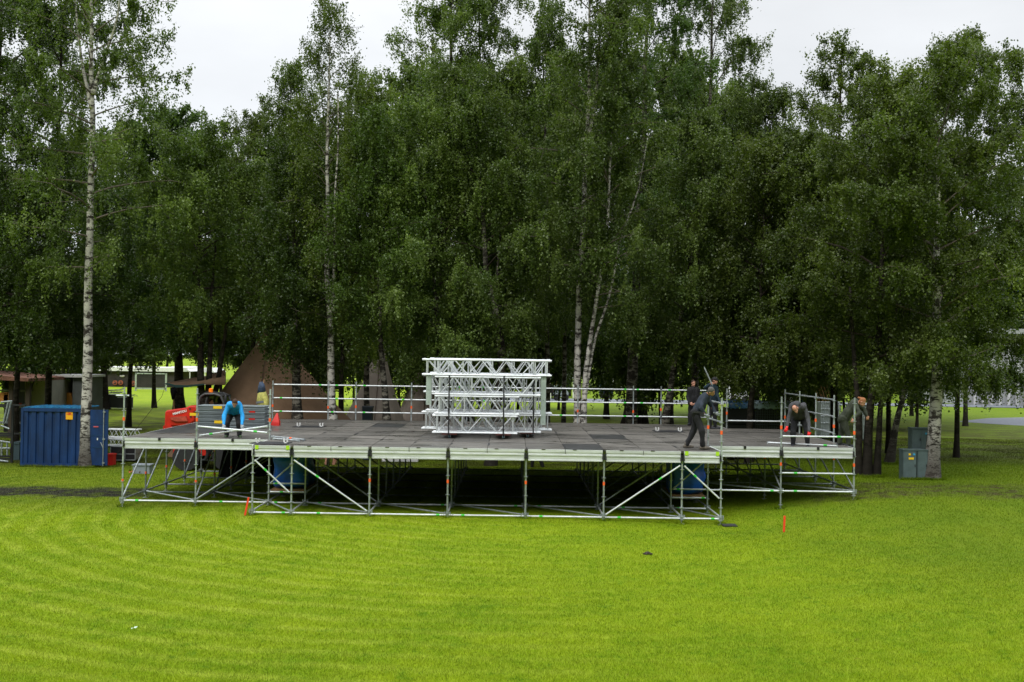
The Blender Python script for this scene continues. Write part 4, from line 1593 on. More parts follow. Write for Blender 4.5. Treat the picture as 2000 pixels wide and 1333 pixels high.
# ---- deeper rows share crown meshes
SH = [make_shared(201, 16, 3.6, 0.26, 30, 46000, 0.15, 0.8, 'round', 0.5, 'dark'),
      make_shared(202, 16, 3.3, 0.28, 32, 44000, 0.15, 1.0, 'birch', 0.5, 'birch'),
      make_shared(203, 16, 3.6, 0.24, 30, 46000, 0.15, 0.9, 'round', 0.5, 'olive')]
deep = [(-60, 60, 17, 0), (120, 62, 15.5, 0), (250, 62, 13, 0), (300, 66, 13.5, 0), (430, 60, 13.6, 0), (470, 66, 14.5, 1), (600, 60, 16, 1), (665, 64, 16.5, 2),
        (735, 62, 17.5, 0), (800, 58, 18.5, 1), (905, 60, 19, 0), (990, 58, 18, 1), (1035, 62, 18, 0), (1100, 56, 18, 1), (1185, 58, 19.5, 0), (1310, 58, 19.5, 1),
        (1350, 62, 19, 0), (1430, 58, 17.5, 1), (1530, 60, 15.5, 0), (1590, 57, 15.5, 2), (1680, 58, 15.5, 0), (1780, 56, 15, 2), (1885, 56, 15, 0)]
dr_ = random.Random(77)
for i, (px, D, tz_, k) in enumerate(deep):
    Dn = 57 + (i * 0.618 % 1.0) * 36
    tz_ = 4.28 + (tz_ - 4.28) * Dn / D
    D = Dn
    nm = "grove_tree"
    tree("dark tree deep in the grove, half hidden behind the front row of trees", px, D, tz_, 3.9 * D / 60, bark=bark_dark if k != 1 else bark_grey, r=0.12 + 0.02 * (i % 4), shared=SH[k], seed=300 + i, name=nm, group="trees deep in the grove")
# low understorey crowns that close the wood at eye level
SU = make_shared(210, 7.5, 3.0, 0.27, 22, 30000, 0.15, 1.0, 'round', 0.5, 'dark')
for i, (px, D, tz_) in enumerate([(60, 85, 8), (130, 90, 7.8), (610, 62, 8.0), (690, 60, 8.2), (780, 54, 7.8), (850, 58, 8.2), (935, 56, 8), (1010, 60, 8.2), (1090, 64, 8.6),
                                   (1180, 62, 8.4), (1290, 64, 8.4), (1400, 60, 8.2), (1510, 62, 8.4), (1600, 60, 8.0), (1700, 62, 8.0), (1790, 60, 7.8), (1480, 66, 8), (1560, 70, 8), (1250, 70, 8.5), (960, 70, 8.4), (1650, 66, 8)]):
    D = 62 + (i * 0.618 % 1.0) * 34
    tz_ = 4.28 + (tz_ - 4.28) * D / 60
    tree("low dark tree filling the shade between the trunks of the grove", px, D, tz_, 3.2 * D / 62, bark=bark_dark, r=0.10, shared=SU, seed=400 + i, name="understorey_tree", group="low trees in the shade of the grove")

# far belt of trees closing the view beyond the lawn
for i in range(30):
    px = -120 + i * 76 + dr_.uniform(-20, 20)
    D = 152 + 30 * (i * 0.618 % 1.0)
    tree("far off tree in the belt beyond the lawn and the low buildings", px, D, dr_.uniform(10, 14), dr_.uniform(6, 7.5), bark=bark_dark, r=0.25, shared=(SU if i % 2 else SH[0]), seed=600 + i, name="far_tree", group="trees in the far belt")

# ------------------------------------------------------------------ PEOPLE
TMP = bpy.data.scenes.new("tmp")


VS = [1.0]


def remesh(mb, name, m, parent, vox=0.014, smooth=2, crease=0.0, seed=0.0):
    vox *= VS[0]
    o = mb.build(name, m, parent)
    TMP.collection.objects.link(o)
    mod = o.modifiers.new("r", 'REMESH')
    mod.mode = 'VOXEL'
    mod.voxel_size = vox
    sm = o.modifiers.new("s", 'SMOOTH')
    sm.factor = 0.5
    sm.iterations = smooth
    with bpy.context.temp_override(scene=TMP, view_layer=TMP.view_layers[0]):
        dg = bpy.context.evaluated_depsgraph_get()
        me_ = bpy.data.meshes.new_from_object(o.evaluated_get(dg))
    o.modifiers.clear()
    TMP.collection.objects.unlink(o)
    old = o.data
    o.data = me_
    bpy.data.meshes.remove(old)
    me_.name = name
    me_.materials.clear()
    for mm in (m if isinstance(m, (list, tuple)) else [m]):
        me_.materials.append(mm)
    if crease:
        for v in me_.vertices:
            q = Vector((v.co.x * 9, v.co.y * 9, v.co.z * 5)) + Vector((seed, 0, 0))
            v.co += v.normal * crease * mnoise.noise(q)
    me_.polygons.foreach_set('use_smooth', [True] * len(me_.polygons))
    return o


def person(label, D, J, top_m, trouser_m, shoe_m, glove_m=None, hair_m=None, cap_m=None, face=(0, -1, -0.3), group=None, hgt=1.0, bald=0.0, hood=False,
           ponytail=False, fist=None, extra_top=0.0, foot_dir=None, bulk=1.0, seated=False, front_open=None):
    W = {k: P(v[0], v[1], D + (v[2] if len(v) > 2 else 0)) for k, v in J.items()}
    if 'floor' in J:
        pass
    base = Vector(((W['hipL'].x + W['hipR'].x) / 2, D, min(W['footL'].z, W['footR'].z) if 'footL' in W else W['hipL'].z))
    root = thing("person", label, "person", base, group)
    f = Vector(face).normalized()
    up = Vector((0, 0, 1))
    spine_top = (W['shL'] + W['shR']) / 2
    pel = (W['hipL'] + W['hipR']) / 2
    head = W['head']
    hup = (head - spine_top).normalized()
    side = f.cross(hup).normalized()
    hup = side.cross(f).normalized()
    Rm = Matrix((side, f, hup)).transposed()
    body = MB()

    def H(v):
        return head + Rm @ Vector(v)
    # head: cranium, jaw, nose, brow, ears, neck
    body.ell(H((0, -0.012, 0.02)), 0.075, 0.094, 0.098, Rm)
    body.ell(H((0, 0.025, -0.05)), 0.056, 0.066, 0.066, Rm)
    body.capsule(H((0, 0.088, 0.0)), H((0, 0.104, -0.034)), 0.010, 0.015, 8)
    body.capsule(H((-0.03, 0.078, 0.022)), H((0.03, 0.078, 0.022)), 0.013, 0.013, 8)
    body.capsule(H((-0.018, 0.082, -0.062)), H((0.018, 0.082, -0.062)), 0.010, 0.010, 8)
    body.ell(H((0, 0.074, -0.095)), 0.022, 0.02, 0.02, Rm)
    for sx in (-1, 1):
        body.ell(H((sx * 0.076, -0.005, -0.01)), 0.012, 0.022, 0.033, Rm)
    body.capsule(H((0, -0.03, -0.05)), spine_top + up * 0.0, 0.055, 0.062)
    # torso
    sh = (W['shR'] - W['shL'])
    for t in (0.18, 0.5, 0.82):
        a = W['shL'].lerp(W['shR'], t)
        b_ = W['hipL'].lerp(W['hipR'], 0.15 + 0.7 * t)
        body.capsule(a, b_, 0.095 * bulk, 0.10 * bulk)
    arms = []
    for s_ in 'LR':
        body.capsule(W['sh' + s_], W['el' + s_], 0.058, 0.043)
        body.capsule(W['el' + s_], W['wr' + s_], 0.042, 0.028)
        # hand
        wr, hd = W['wr' + s_], W['ha' + s_]
        d = (hd - wr)
        d = d.normalized() if d.length > 1e-4 else Vector((0, 0, -1))
        pc = wr + d * 0.055
        sidev = d.cross(Vector((0, 1, 0.2))).normalized()
        curl = sidev.cross(d).normalized()
        gm = glove_m
        hm_ = body if not gm else MB()
        tgt = [body, hm_] if gm else [body]
        for q in tgt:
            x_ = 0.004 if q is not body or not gm else 0.0
            if gm and q is body:
                rr_ = 0.0
            for k in (-1, 0, 1):
                q.capsule(wr + d * 0.02 + sidev * 0.018 * k, pc + d * 0.04 + sidev * 0.024 * k, 0.016 + x_, 0.013 + x_, 8)
            for k, ln in enumerate((0.034, 0.040, 0.038, 0.030)):
                k0 = pc + d * 0.045 + sidev * (0.030 - 0.020 * k)
                k1 = k0 + (d * 0.7 + curl * 0.6).normalized() * ln
                k2 = k1 + (curl * 1.0 + d * 0.05).normalized() * ln * 0.8
                k3 = k2 + (curl * 0.5 - d * 0.7).normalized() * ln * 0.55
                q.capsule(k0, k1, 0.0095 + x_, 0.009 + x_, 7)
                q.capsule(k1, k2, 0.009 + x_, 0.0085 + x_, 7)
                q.capsule(k2, k3, 0.0085 + x_, 0.0075 + x_, 7)
            t0 = wr + d * 0.035 + sidev * 0.03
            t1 = t0 + (d * 0.6 + sidev * 0.7 + curl * 0.4).normalized() * 0.038
            t2 = t1 + (d * 0.6 + curl * 0.8).normalized() * 0.032
            q.capsule(t0, t1, 0.012 + x_, 0.0105 + x_, 7)
            q.capsule(t1, t2, 0.0105 + x_, 0.009 + x_, 7)
        if gm:
            hm_.capsule(wr - d * 0.02, wr + d * 0.03, 0.036, 0.034, 10)
            arms.append(hm_)
        body.capsule(W['hip' + s_], W['kn' + s_], 0.082, 0.056)
        body.capsule(W['kn' + s_], W['an' + s_], 0.055, 0.038)
        body.capsule(W['an' + s_], W['an' + s_] + (W['to' + s_] - W['an' + s_]) * 0.25 - Vector((0, 0, 0.02)), 0.034, 0.022)
    body.capsule(W['hipL'], W['hipR'], 0.10 * bulk, 0.10 * bulk)
    bo = remesh(body, "body", [skin, eye_dark], root, 0.0095, 2)
    me_ = bo.data
    o0 = org(root)
    eyes = [H((sx * 0.030, 0.086, 0.004)) - o0 for sx in (-1, 1)]
    brow = [H((sx * 0.030, 0.094, 0.030)) - o0 for sx in (-1, 1)]
    for p in me_.polygons:
        c = p.center
        if any((c - q).length < 0.013 for q in eyes) or any(abs((c - q).dot(Rm @ Vector((0, 0, 1)))) < 0.006 and (c - q).length < 0.022 for q in brow):
            p.material_index = 1
    # upper clothing
    tm = MB()
    for t in (0.12, 0.5, 0.88):
        a = W['shL'].lerp(W['shR'], t)
        b_ = W['hipL'].lerp(W['hipR'], 0.05 + 0.9 * t)
        e_ = a.lerp(b_, 1.0 + extra_top)
        tm.capsule(a, a.lerp(b_, 0.5), 0.112 * bulk, 0.128 * bulk)
        tm.capsule(a.lerp(b_, 0.5), e_.lerp(a, 0.06), 0.128 * bulk, 0.126 * bulk)
    for s_ in 'LR':
        tm.capsule(W['sh' + s_], W['el' + s_], 0.076, 0.060)
        tm.capsule(W['el' + s_], W['wr' + s_], 0.060, 0.043)
    tm.capsule(spine_top, spine_top.lerp(head, 0.35), 0.085, 0.073)
    if hood:
        back = -(f) * 0.10 + up * 0.02
        tm.ell(spine_top.lerp(head, 0.45) + back, 0.12, 0.10, 0.09, Rm)
    remesh(tm, "jacket", top_m, root, 0.013, 2, 0.030, W['head'].x)
    # trousers
    lm = MB()
    lm.capsule(W['hipL'], W['hipR'], 0.126 * bulk, 0.126 * bulk)
    for s_ in 'LR':
        lm.capsule(W['hip' + s_], W['kn' + s_], 0.110 * bulk, 0.080)
        mid = W['kn' + s_].lerp(W['an' + s_], 0.92)
        lm.capsule(W['kn' + s_], mid, 0.080, 0.068)
    remesh(lm, "trousers", trouser_m, root, 0.013, 2, 0.030, W['head'].x + 5)
    for s_ in 'LR':
        sm_ = MB()
        an, to = W['an' + s_], W['to' + s_]
        h_ = (to - an)
        h_.z = 0
        h_ = h_.normalized() if h_.length > 1e-4 else Vector((0, -1, 0))
        soz = an.z - 0.085
        heel = Vector((an.x, an.y, soz + 0.045)) - h_ * 0.055
        ball = Vector((an.x, an.y, soz + 0.043)) + h_ * 0.13
        sm_.capsule(an + Vector((0, 0, 0.03)), Vector((an.x, an.y, soz + 0.06)), 0.056, 0.055)
        sm_.capsule(heel, ball, 0.044, 0.043)
        sm_.capsule(ball, ball + h_ * 0.045, 0.043, 0.036)
        so = remesh(sm_, "shoe", shoe_m, root, 0.012, 2)
        for v in so.data.vertices:
            v.co.z = max(v.co.z, soz - o0.z)
    for hm_ in arms:
        remesh(hm_, "glove", glove_m, root, 0.0085, 1)
    if hair_m:
        hm_ = MB()
        hm_.ell(H((0, -0.020, 0.034)), 0.081, 0.095, 0.096, Rm, 20, 14)
        hm_.ell(H((0, -0.045, -0.02)), 0.072, 0.066, 0.075, Rm, 16, 10)
        ho = hm_.build("hair", hair_m, root, smooth=True)
        # keep face and bald crown free
        import bmesh
        bm = bmesh.new()
        bm.from_mesh(ho.data)
        inv = Rm.inverted()
        kill = []
        for fc in bm.faces:
            l = inv @ (fc.calc_center_median() + o0 - head)
            if (l.y > 0.045 and l.z < 0.075) or (bald and l.z > 0.09 - bald * 0.02 and l.y > -0.05) or l.z < -0.085 or (abs(l.x) > 0.05 and l.y > 0.02 and l.z < 0.03):
                kill.append(fc)
        bmesh.ops.delete(bm, geom=kill, context='FACES')
        for v in bm.verts:
            v.co += v.normal * 0.004 * mnoise.noise(v.co * 60)
        bm.to_mesh(ho.data)
        bm.free()
        if ponytail:
            MB().capsule(H((0, -0.09, 0.05)), H((0.02, -0.16, 0.03)), 0.045, 0.03, 10).build("ponytail", hair_m, root, smooth=True)
    if cap_m:
        cm = MB()
        cm.ell(H((0, -0.012, 0.050)), 0.088, 0.105, 0.078, Rm, 18, 10)
        cp = H((0, 0.125, 0.045))
        cm.ell(cp, 0.070, 0.070, 0.012, Rm, 14, 6)
        cm.build("cap", cap_m, root, smooth=True)
    return root, W, H


blue_top = mat("bright_blue_top", (0.004, 0.26, 0.62), 0.75, nscale=8, namt=0.12, bump=0.3)
navy_top = mat("navy_work_shirt", (0.014, 0.022, 0.036), 0.85, nscale=9, namt=0.25, bump=0.3)
grey_top = mat("dark_grey_hoodie", (0.050, 0.050, 0.055), 0.9, nscale=9, namt=0.15, bump=0.3)
green_coat = mat("dark_olive_coverall", (0.030, 0.036, 0.022), 0.9, nscale=6, namt=0.25, bump=0.4)
black_wear = mat("black_workwear", (0.008, 0.008, 0.010), 0.9, nscale=8, namt=0.3, bump=0.3)
teal_wear = mat("dark_teal_jacket", (0.006, 0.022, 0.034), 0.85, nscale=8, namt=0.2)
brown_boot = mat("brown_boot", (0.10, 0.085, 0.065), 0.8, nscale=15, namt=0.3)
dark_boot = mat("dark_boot", (0.012, 0.014, 0.020), 0.7)
green_shoe = mat("dark_shoe_green_sole", (0.03, 0.06, 0.02), 0.7, nscale=25, namt=0.6)
red_glove = mat("red_glove", (0.85, 0.010, 0.012), 0.6)
grey_glove = mat("grey_glove", (0.26, 0.28, 0.30), 0.7)
grey_hair = mat("short_grey_hair", (0.09, 0.085, 0.08), 0.9, nscale=60, namt=0.4)
brown_hair = mat("short_brown_hair", (0.045, 0.022, 0.014), 0.9, nscale=60, namt=0.4)
ginger_hair = mat("ginger_hair", (0.26, 0.10, 0.035), 0.85, nscale=60, namt=0.4)
black_cap = mat("black_cap", (0.008, 0.008, 0.010), 0.8)

# man with navy shirt at the front right corner
r1, W1, H1 = person(
    "grey haired man in a navy shirt striding towards the front right corner post", 31.15,
    dict(head=(1389.5, 765), shL=(1375, 776, 0.05), shR=(1380, 775, 0.36), elL=(1368.5, 797, -0.10), elR=(1390, 794, 0.35), wrL=(1378, 811, -0.12), wrR=(1396.5, 807, 0.20),
         haL=(1386, 816, -0.1), haR=(1405, 811, 0.15), hipL=(1358, 807, 0.02), hipR=(1361, 807, 0.28), knL=(1371, 842, -0.1), knR=(1354.5, 842, 0.3),
         anL=(1372.5, 872.5, -0.05), toL=(1390, 877, -0.05), anR=(1340.5, 869.5, 0.3), toR=(1355, 875, 0.3)),
    navy_top, black_wear, brown_boot, grey_glove, grey_hair, face=(0.80, -0.35, -0.50), extra_top=-0.02, bulk=1.08)
mb = MB()
hp = W1['hipL']
mb.box(hp.x - 0.10, hp.x + 0.14, hp.y - 0.16, hp.y - 0.12, hp.z + 0.0, hp.z + 0.05)
mb.box(hp.x + 0.10, hp.x + 0.20, hp.y - 0.18, hp.y - 0.12, hp.z - 0.10, hp.z + 0.03)
mb.build("tool_belt", black, r1)

# man in bright blue bending over the crossed tubes
r2, W2, H2 = person(
    "worker in a bright blue top bending down over two crossed tubes on the left wing", 33.35,
    dict(head=(458.5, 788, -0.32), shL=(446.5, 791.5, -0.08), shR=(468.5, 791.5, -0.08), elL=(438, 812, -0.2), elR=(473.5, 812, -0.2), wrL=(436.5, 830, -0.42), wrR=(472, 830, -0.42),
         haL=(436, 838, -0.52), haR=(472.5, 837, -0.52), hipL=(450, 806.5, 0.40), hipR=(463.5, 806.5, 0.40), knL=(443.5, 829, 0.05), knR=(467, 829, 0.05),
         anL=(442.5, 850.3, 0.08), toL=(440, 854, -0.12), anR=(468, 850.3, 0.08), toR=(471, 854, -0.12)),
    blue_top, black_wear, green_shoe, grey_glove, brown_hair, face=(0.10, -0.62, -0.78), bulk=0.98)

# man in grey hoodie with red gloves
r3, W3, H3 = person(
    "balding worker in a grey hoodie and red gloves stooping over the right wing rail", 33.15,
    dict(head=(1553, 799, -0.35), shL=(1545.5, 795, -0.05), shR=(1571, 795, 0.0), elL=(1540.5, 818, -0.12), elR=(1578.5, 819, -0.1), wrL=(1537, 835, -0.25), wrR=(1580, 842, -0.36),
         haL=(1534.5, 842, -0.32), haR=(1580, 850, -0.42), hipL=(1553, 816, 0.40), hipR=(1570, 816, 0.40), knL=(1549, 845, 0.10), knR=(1575.5, 845, 0.10),
         anL=(1549, 868.5, 0.1), toL=(1545, 872, -0.12), anR=(1577, 868.5, 0.1), toR=(1579, 872, -0.12)),
    grey_top, black_wear, dark_boot, red_glove, brown_hair, face=(-0.05, -0.70, -0.70), bald=2.0, hood=True, bulk=1.12)

# person in olive coverall leaning out over the right end
r4, W4, H4 = person(
    "ginger haired person in dark olive coverall leaning out over the stage's right end", 33.6,
    dict(head=(1684.5, 785.5, -0.15), shL=(1668, 789, -0.22), shR=(1671, 787, 0.16), elL=(1679, 806, -0.35), elR=(1688, 800, 0.2), wrL=(1667, 817, -0.45), wrR=(1693, 812, 0.1),
         haL=(1665, 824, -0.47), haR=(1695, 820, 0.1), hipL=(1647, 818, -0.10), hipR=(1649, 818, 0.16), knL=(1655, 845, -0.15), knR=(1644, 845, 0.2),
         anL=(1657, 868.5, -0.1), toL=(1668, 873, -0.1), anR=(1639, 866, 0.2), toR=(1650, 870, 0.2)),
    green_coat, green_coat, dark_boot, None, ginger_hair, face=(0.65, -0.45, -0.60), ponytail=True, extra_top=0.12, bulk=1.15)

# two people by the back rail
r5, W5, H5 = person(
    "dark dressed person standing by the back rail, left of the man in the cap", 42.4,
    dict(head=(1354.5, 749, 0), shL=(1345.5, 762, 0), shR=(1363, 762, 0), elL=(1343, 777, -0.05), elR=(1365, 777, -0.05), wrL=(1347, 788, -0.2), wrR=(1361, 788, -0.2),
         haL=(1351, 790, -0.25), haR=(1357, 790, -0.25), hipL=(1350, 789, 0), hipR=(1357.5, 789, 0), knL=(1348, 809, 0), knR=(1358, 809, 0),
         anL=(1347.5, 826.5, 0), toL=(1344, 828, -0.15), anR=(1358.5, 826.5, 0), toR=(1362, 828, -0.15)),
    black_wear, black_wear, dark_boot, None, brown_hair, face=(0.25, -0.9, -0.1), extra_top=0.02)
r6, W6, H6 = person(
    "man in a black cap and dark teal jacket holding up a long grey pole", 40.6,
    dict(head=(1396, 744, 0), shL=(1384, 758, -0.05), shR=(1398, 758, 0.1), elL=(1377, 757, -0.35), elR=(1402, 775, -0.05), wrL=(1386, 751, -0.40), wrR=(1407, 788, -0.15),
         haL=(1389.5, 750, -0.42), haR=(1410, 792, -0.2), hipL=(1388, 789, 0), hipR=(1396, 789, 0.05), knL=(1386, 813, 0), knR=(1396.5, 813, 0),
         anL=(1386.5, 834, 0), toL=(1394, 837, -0.05), anR=(1396.5, 834, 0.05), toR=(1405, 837, 0)),
    teal_wear, black_wear, dark_boot, None, brown_hair, cap_m=black_cap, face=(0.85, -0.45, -0.15), extra_top=0.02)
loose_tube("scaffold_tube", P(1376, 719, 40.15), P(1391, 752, 40.15), 0.024, "grey pole held up by the man in the black cap", None, galv)

VS[0] = 2.0
# walkers behind the stage seen below its deck
person("person in dark trousers walking behind the stage, seen below the deck near its middle", 44.6,
       dict(head=(1048, 842), shL=(1040, 852), shR=(1056, 852, 0.1), elL=(1038, 866), elR=(1057, 866), wrL=(1040, 876), wrR=(1060, 876), haL=(1041, 880), haR=(1061, 880),
            hipL=(1044, 882), hipR=(1048, 882, 0.1), knL=(1040, 899), knR=(1056, 899, 0.1), anL=(1039, 916), toL=(1045, 919), anR=(1061, 915, 0.1), toR=(1067, 919, 0.1)),
       black_wear, black_wear, dark_boot, None, brown_hair, face=(1, 0, 0))
person("person in shorts walking behind the stage, seen below the deck left of the middle", 44.8,
       dict(head=(650, 838), shL=(642, 848), shR=(657, 848, 0.1), elL=(640, 862), elR=(659, 862), wrL=(641, 873), wrR=(661, 873), haL=(642, 877), haR=(662, 877),
            hipL=(645, 878), hipR=(650, 878, 0.1), knL=(640, 894), knR=(655, 894, 0.1), anL=(636, 911), toL=(630, 913), anR=(652, 911, 0.1), toR=(646, 913, 0.1)),
       navy_top, mat("bare_leg_skin", (0.45, 0.22, 0.15), 0.6), dark_boot, None, brown_hair, face=(-1, 0, 0))
person("person in dark trousers walking behind the left wing, seen below the deck", 42.8,
       dict(head=(412, 828), shL=(404, 838), shR=(419, 838, 0.1), elL=(402, 852), elR=(421, 852), wrL=(401, 863), wrR=(423, 863), haL=(400, 867), haR=(424, 867),
            hipL=(408, 868), hipR=(412, 868, 0.1), knL=(406, 884), knR=(414, 884, 0.1), anL=(402, 897), toL=(396, 899), anR=(418, 898, 0.1), toR=(412, 900, 0.1)),
       black_wear, black_wear, dark_boot, None, brown_hair, face=(-1, 0, 0))

# crossed tubes over the left wing
loose_tube("scaffold_tube", P(386, 833, 32.8), P(522, 845.5, 32.72), 0.025, "silver tube sloping down to the right, held in the blue dressed worker's hands", None, alu, (green_tape, 0.83))
loose_tube("scaffold_tube", P(390, 851, 32.95), P(522, 833, 32.78), 0.025, "silver tube sloping up to the right below the blue dressed worker", None, alu, (green_tape, 0.17))

# ------------------------------------------------------------------ MACHINE AND DECK STACK
def place_text(txt, size, m_, parent, name, loc, xdir, updir, depth=0.004, bold=False):
    cu = bpy.data.curves.new("t", 'FONT')
    cu.body = txt
    cu.size = size
    cu.extrude = depth
    cu.align_x = 'CENTER'
    cu.align_y = 'CENTER'
    if bold:
        cu.offset = size * 0.03
    to = bpy.data.objects.new("t", cu)
    C.objects.link(to)
    dg = bpy.context.evaluated_depsgraph_get()
    me_ = bpy.data.meshes.new_from_object(to.evaluated_get(dg))
    bpy.data.objects.remove(to)
    xd = Vector(xdir).normalized()
    ud = Vector(updir)
    ud = (ud - xd * ud.dot(xd)).normalized()
    nd_ = xd.cross(ud)
    Mx = Matrix((xd, ud, nd_)).transposed()
    o0 = org(parent)
    for v in me_.vertices:
        v.co = Mx @ v.co + Vector(loc) - o0
    me_.materials.clear()
    me_.materials.append(m_)
    me_.name = name
    o = bpy.data.objects.new(name, me_)
    C.objects.link(o)
    o.parent = parent
    return o


DM = 42.6


def pz(px, py, D):
    w = P(px, py, D)
    return (w.x, w.z)


mach = thing("telescopic_handler", "red telescopic handler with a dark rounded cab and orange beacon parked behind the left wing", "machine", (P(400, 840, 44).x, 44, gz(-12, 44)))
# boom rear / hood
poly = [pz(321, 833, DM), pz(322, 806, DM), pz(325, 802, DM), pz(362, 797, DM), pz(370, 793, DM), pz(384, 793.5, DM), pz(392, 798, DM), pz(378, 806, DM), pz(380, 822, DM), pz(366, 832, DM)]
bm_ = MB().prism(poly, DM, DM + 0.75).build("boom_head", red_paint, mach)
bv = bm_.modifiers.new("b", 'BEVEL')
bv.width = 0.05
bv.segments = 3
poly = [pz(333, 816, DM), pz(338, 814.5, DM), pz(364, 813, DM), pz(367, 823, DM), pz(345, 823.5, DM), pz(335, 820, DM)]
MB().prism(poly, DM - 0.07, DM + 0.01).build("side_pod", mat("faded_red", (0.42, 0.06, 0.035), 0.5, nscale=9, namt=0.25), bm_)
poly = [pz(319, 833, DM), pz(321, 831, DM), pz(333, 831, DM), pz(337, 835, DM), pz(332, 841, DM), pz(320, 841, DM)]
o = MB().prism(poly, DM - 0.05, DM + 0.7).build("counterweight", red_paint, mach)
a_, b_ = P(341, 808.5, DM - 0.012), P(361, 803.5, DM - 0.012)
xd = (b_ - a_)
# white lettering
place_text("MANITOU", 0.115, mat("white_lettering", (0.85, 0.85, 0.85), 0.5), bm_, "lettering", (a_ + b_) / 2 + Vector((0, -0.004, 0)), xd, (0, 0, 1), bold=True)
mb = MB()
for (qx, qy) in ((371, 799), (374, 809), (372.5, 814.5)):
    w = P(qx, qy, DM - 0.02)
    mb.tube([(w.x, w.y, w.z), (w.x, w.y + 0.03, w.z)], 0.035, 10)
mb.build("pivot_pin", dark_metal, bm_)
g0 = gz(-12, 44)
# chassis + wheels
xa, xb = P(322, 840, DM).x, P(470, 840, DM).x
MB().box(xa + 0.2, xb, 43.0, 44.6, g0 + 0.55, g0 + 1.25).build("chassis", red_paint, mach)
for xw in (xa + 0.75, xb - 0.55):
    for yw in (42.75, 44.5):
        wh = MB().tube([(xw, yw, g0 + 0.5), (xw, yw + 0.38, g0 + 0.5)], 0.5, 20).build("wheel", dark_rubber, mach)
        MB().tube([(xw, yw - 0.02, g0 + 0.5), (xw, yw + 0.1, g0 + 0.5)], 0.26, 14).build("rim", dark_metal, wh)
# boom beam going back
# cab
DC = 43.3
cabp = [pz(388, 803, DC), pz(388, 786, DC), pz(392, 775, DC), pz(400, 770, DC), pz(420, 770, DC), pz(431, 774, DC), pz(437, 787, DC), pz(441, 803, DC), pz(441, 822, DC), pz(388, 822, DC)]
cab = MB()
# frame as rim around the outline
for k in range(7):
    p, q = cabp[k], cabp[k + 1]
    for yv in (DC, DC + 1.1):
        cab.tube([(p[0], yv, p[1]), (q[0], yv, q[1])], 0.045, 8)
for k in (2, 3, 4, 5, 6, 7, 0):
    p = cabp[k]
    cab.tube([(p[0], DC, p[1]), (p[0], DC + 1.1, p[1])], 0.045, 8)
cf = cab.build("cab_frame", mat("grey_cab_frame", (0.055, 0.055, 0.058), 0.5), mach)
MB().prism([cabp[2], cabp[3], cabp[4], cabp[5], (cabp[5][0], cabp[5][1] + 0.05), (cabp[3][0], cabp[4][1] + 0.07), (cabp[2][0], cabp[2][1] + 0.05)], DC - 0.03, DC + 1.13).build("cab_roof", dark_metal, mach)
MB().prism([cabp[7], cabp[8], cabp[9], cabp[0]], DC + 0.02, DC + 1.08).build("cab_body", dark_metal, mach)
mb = MB()
mb.box(cabp[9][0] + 0.1, cabp[8][0] - 0.1, DC + 1.12, DC + 1.13, cabp[0][1], cabp[3][1] - 0.05)
mb.build("rear_window", glass_dark, mach)
bx_, bz_ = pz(405, 768, DC)
be = MB().tube([(bx_, DC + .5, bz_ - 0.04), (bx_, DC + .5, bz_ + 0.0), (bx_, DC + .5, bz_ + 0.14), (bx_, DC + .5, bz_ + 0.17)], [0.085, 0.08, 0.075, 0.03], 14).build("beacon", mat("orange_beacon", (0.95, 0.20, 0.01), 0.3, emit=0.25), mach)
mxx, mzz = pz(440, 780, DC)
mb = MB()
mb.ell((mxx + 0.02, DC - 0.05, mzz), 0.06, 0.05, 0.17)
mb.tube([(mxx - 0.1, DC, mzz + 0.05), (mxx, DC - 0.04, mzz + 0.04)], 0.012, 6)
mb.build("mirror", dark_metal, mach)
# driver
dj = dict(head=(412.5, 785), shL=(404, 798, -0.05), shR=(415, 798, 0.3), elL=(407, 810, -0.1), elR=(418, 809, 0.3), wrL=(416, 811, -0.1), wrR=(424, 808, 0.25), haL=(419, 809, -0.1), haR=(427, 806, 0.25),
          hipL=(404, 817, 0), hipR=(405, 817, 0.25), knL=(420, 817, 0), knR=(421, 817, 0.25), anL=(425, 826, 0), toL=(431, 828, 0), anR=(426, 826, 0.25), toR=(432, 828, 0.25))
person("driver in dark clothes seated inside the cab of the red machine", DC + 0.45, dj, mat("dark_green_wear", (0.010, 0.016, 0.012), 0.9), black_wear, dark_boot, None, brown_hair, face=(0.9, -0.4, -0.05))

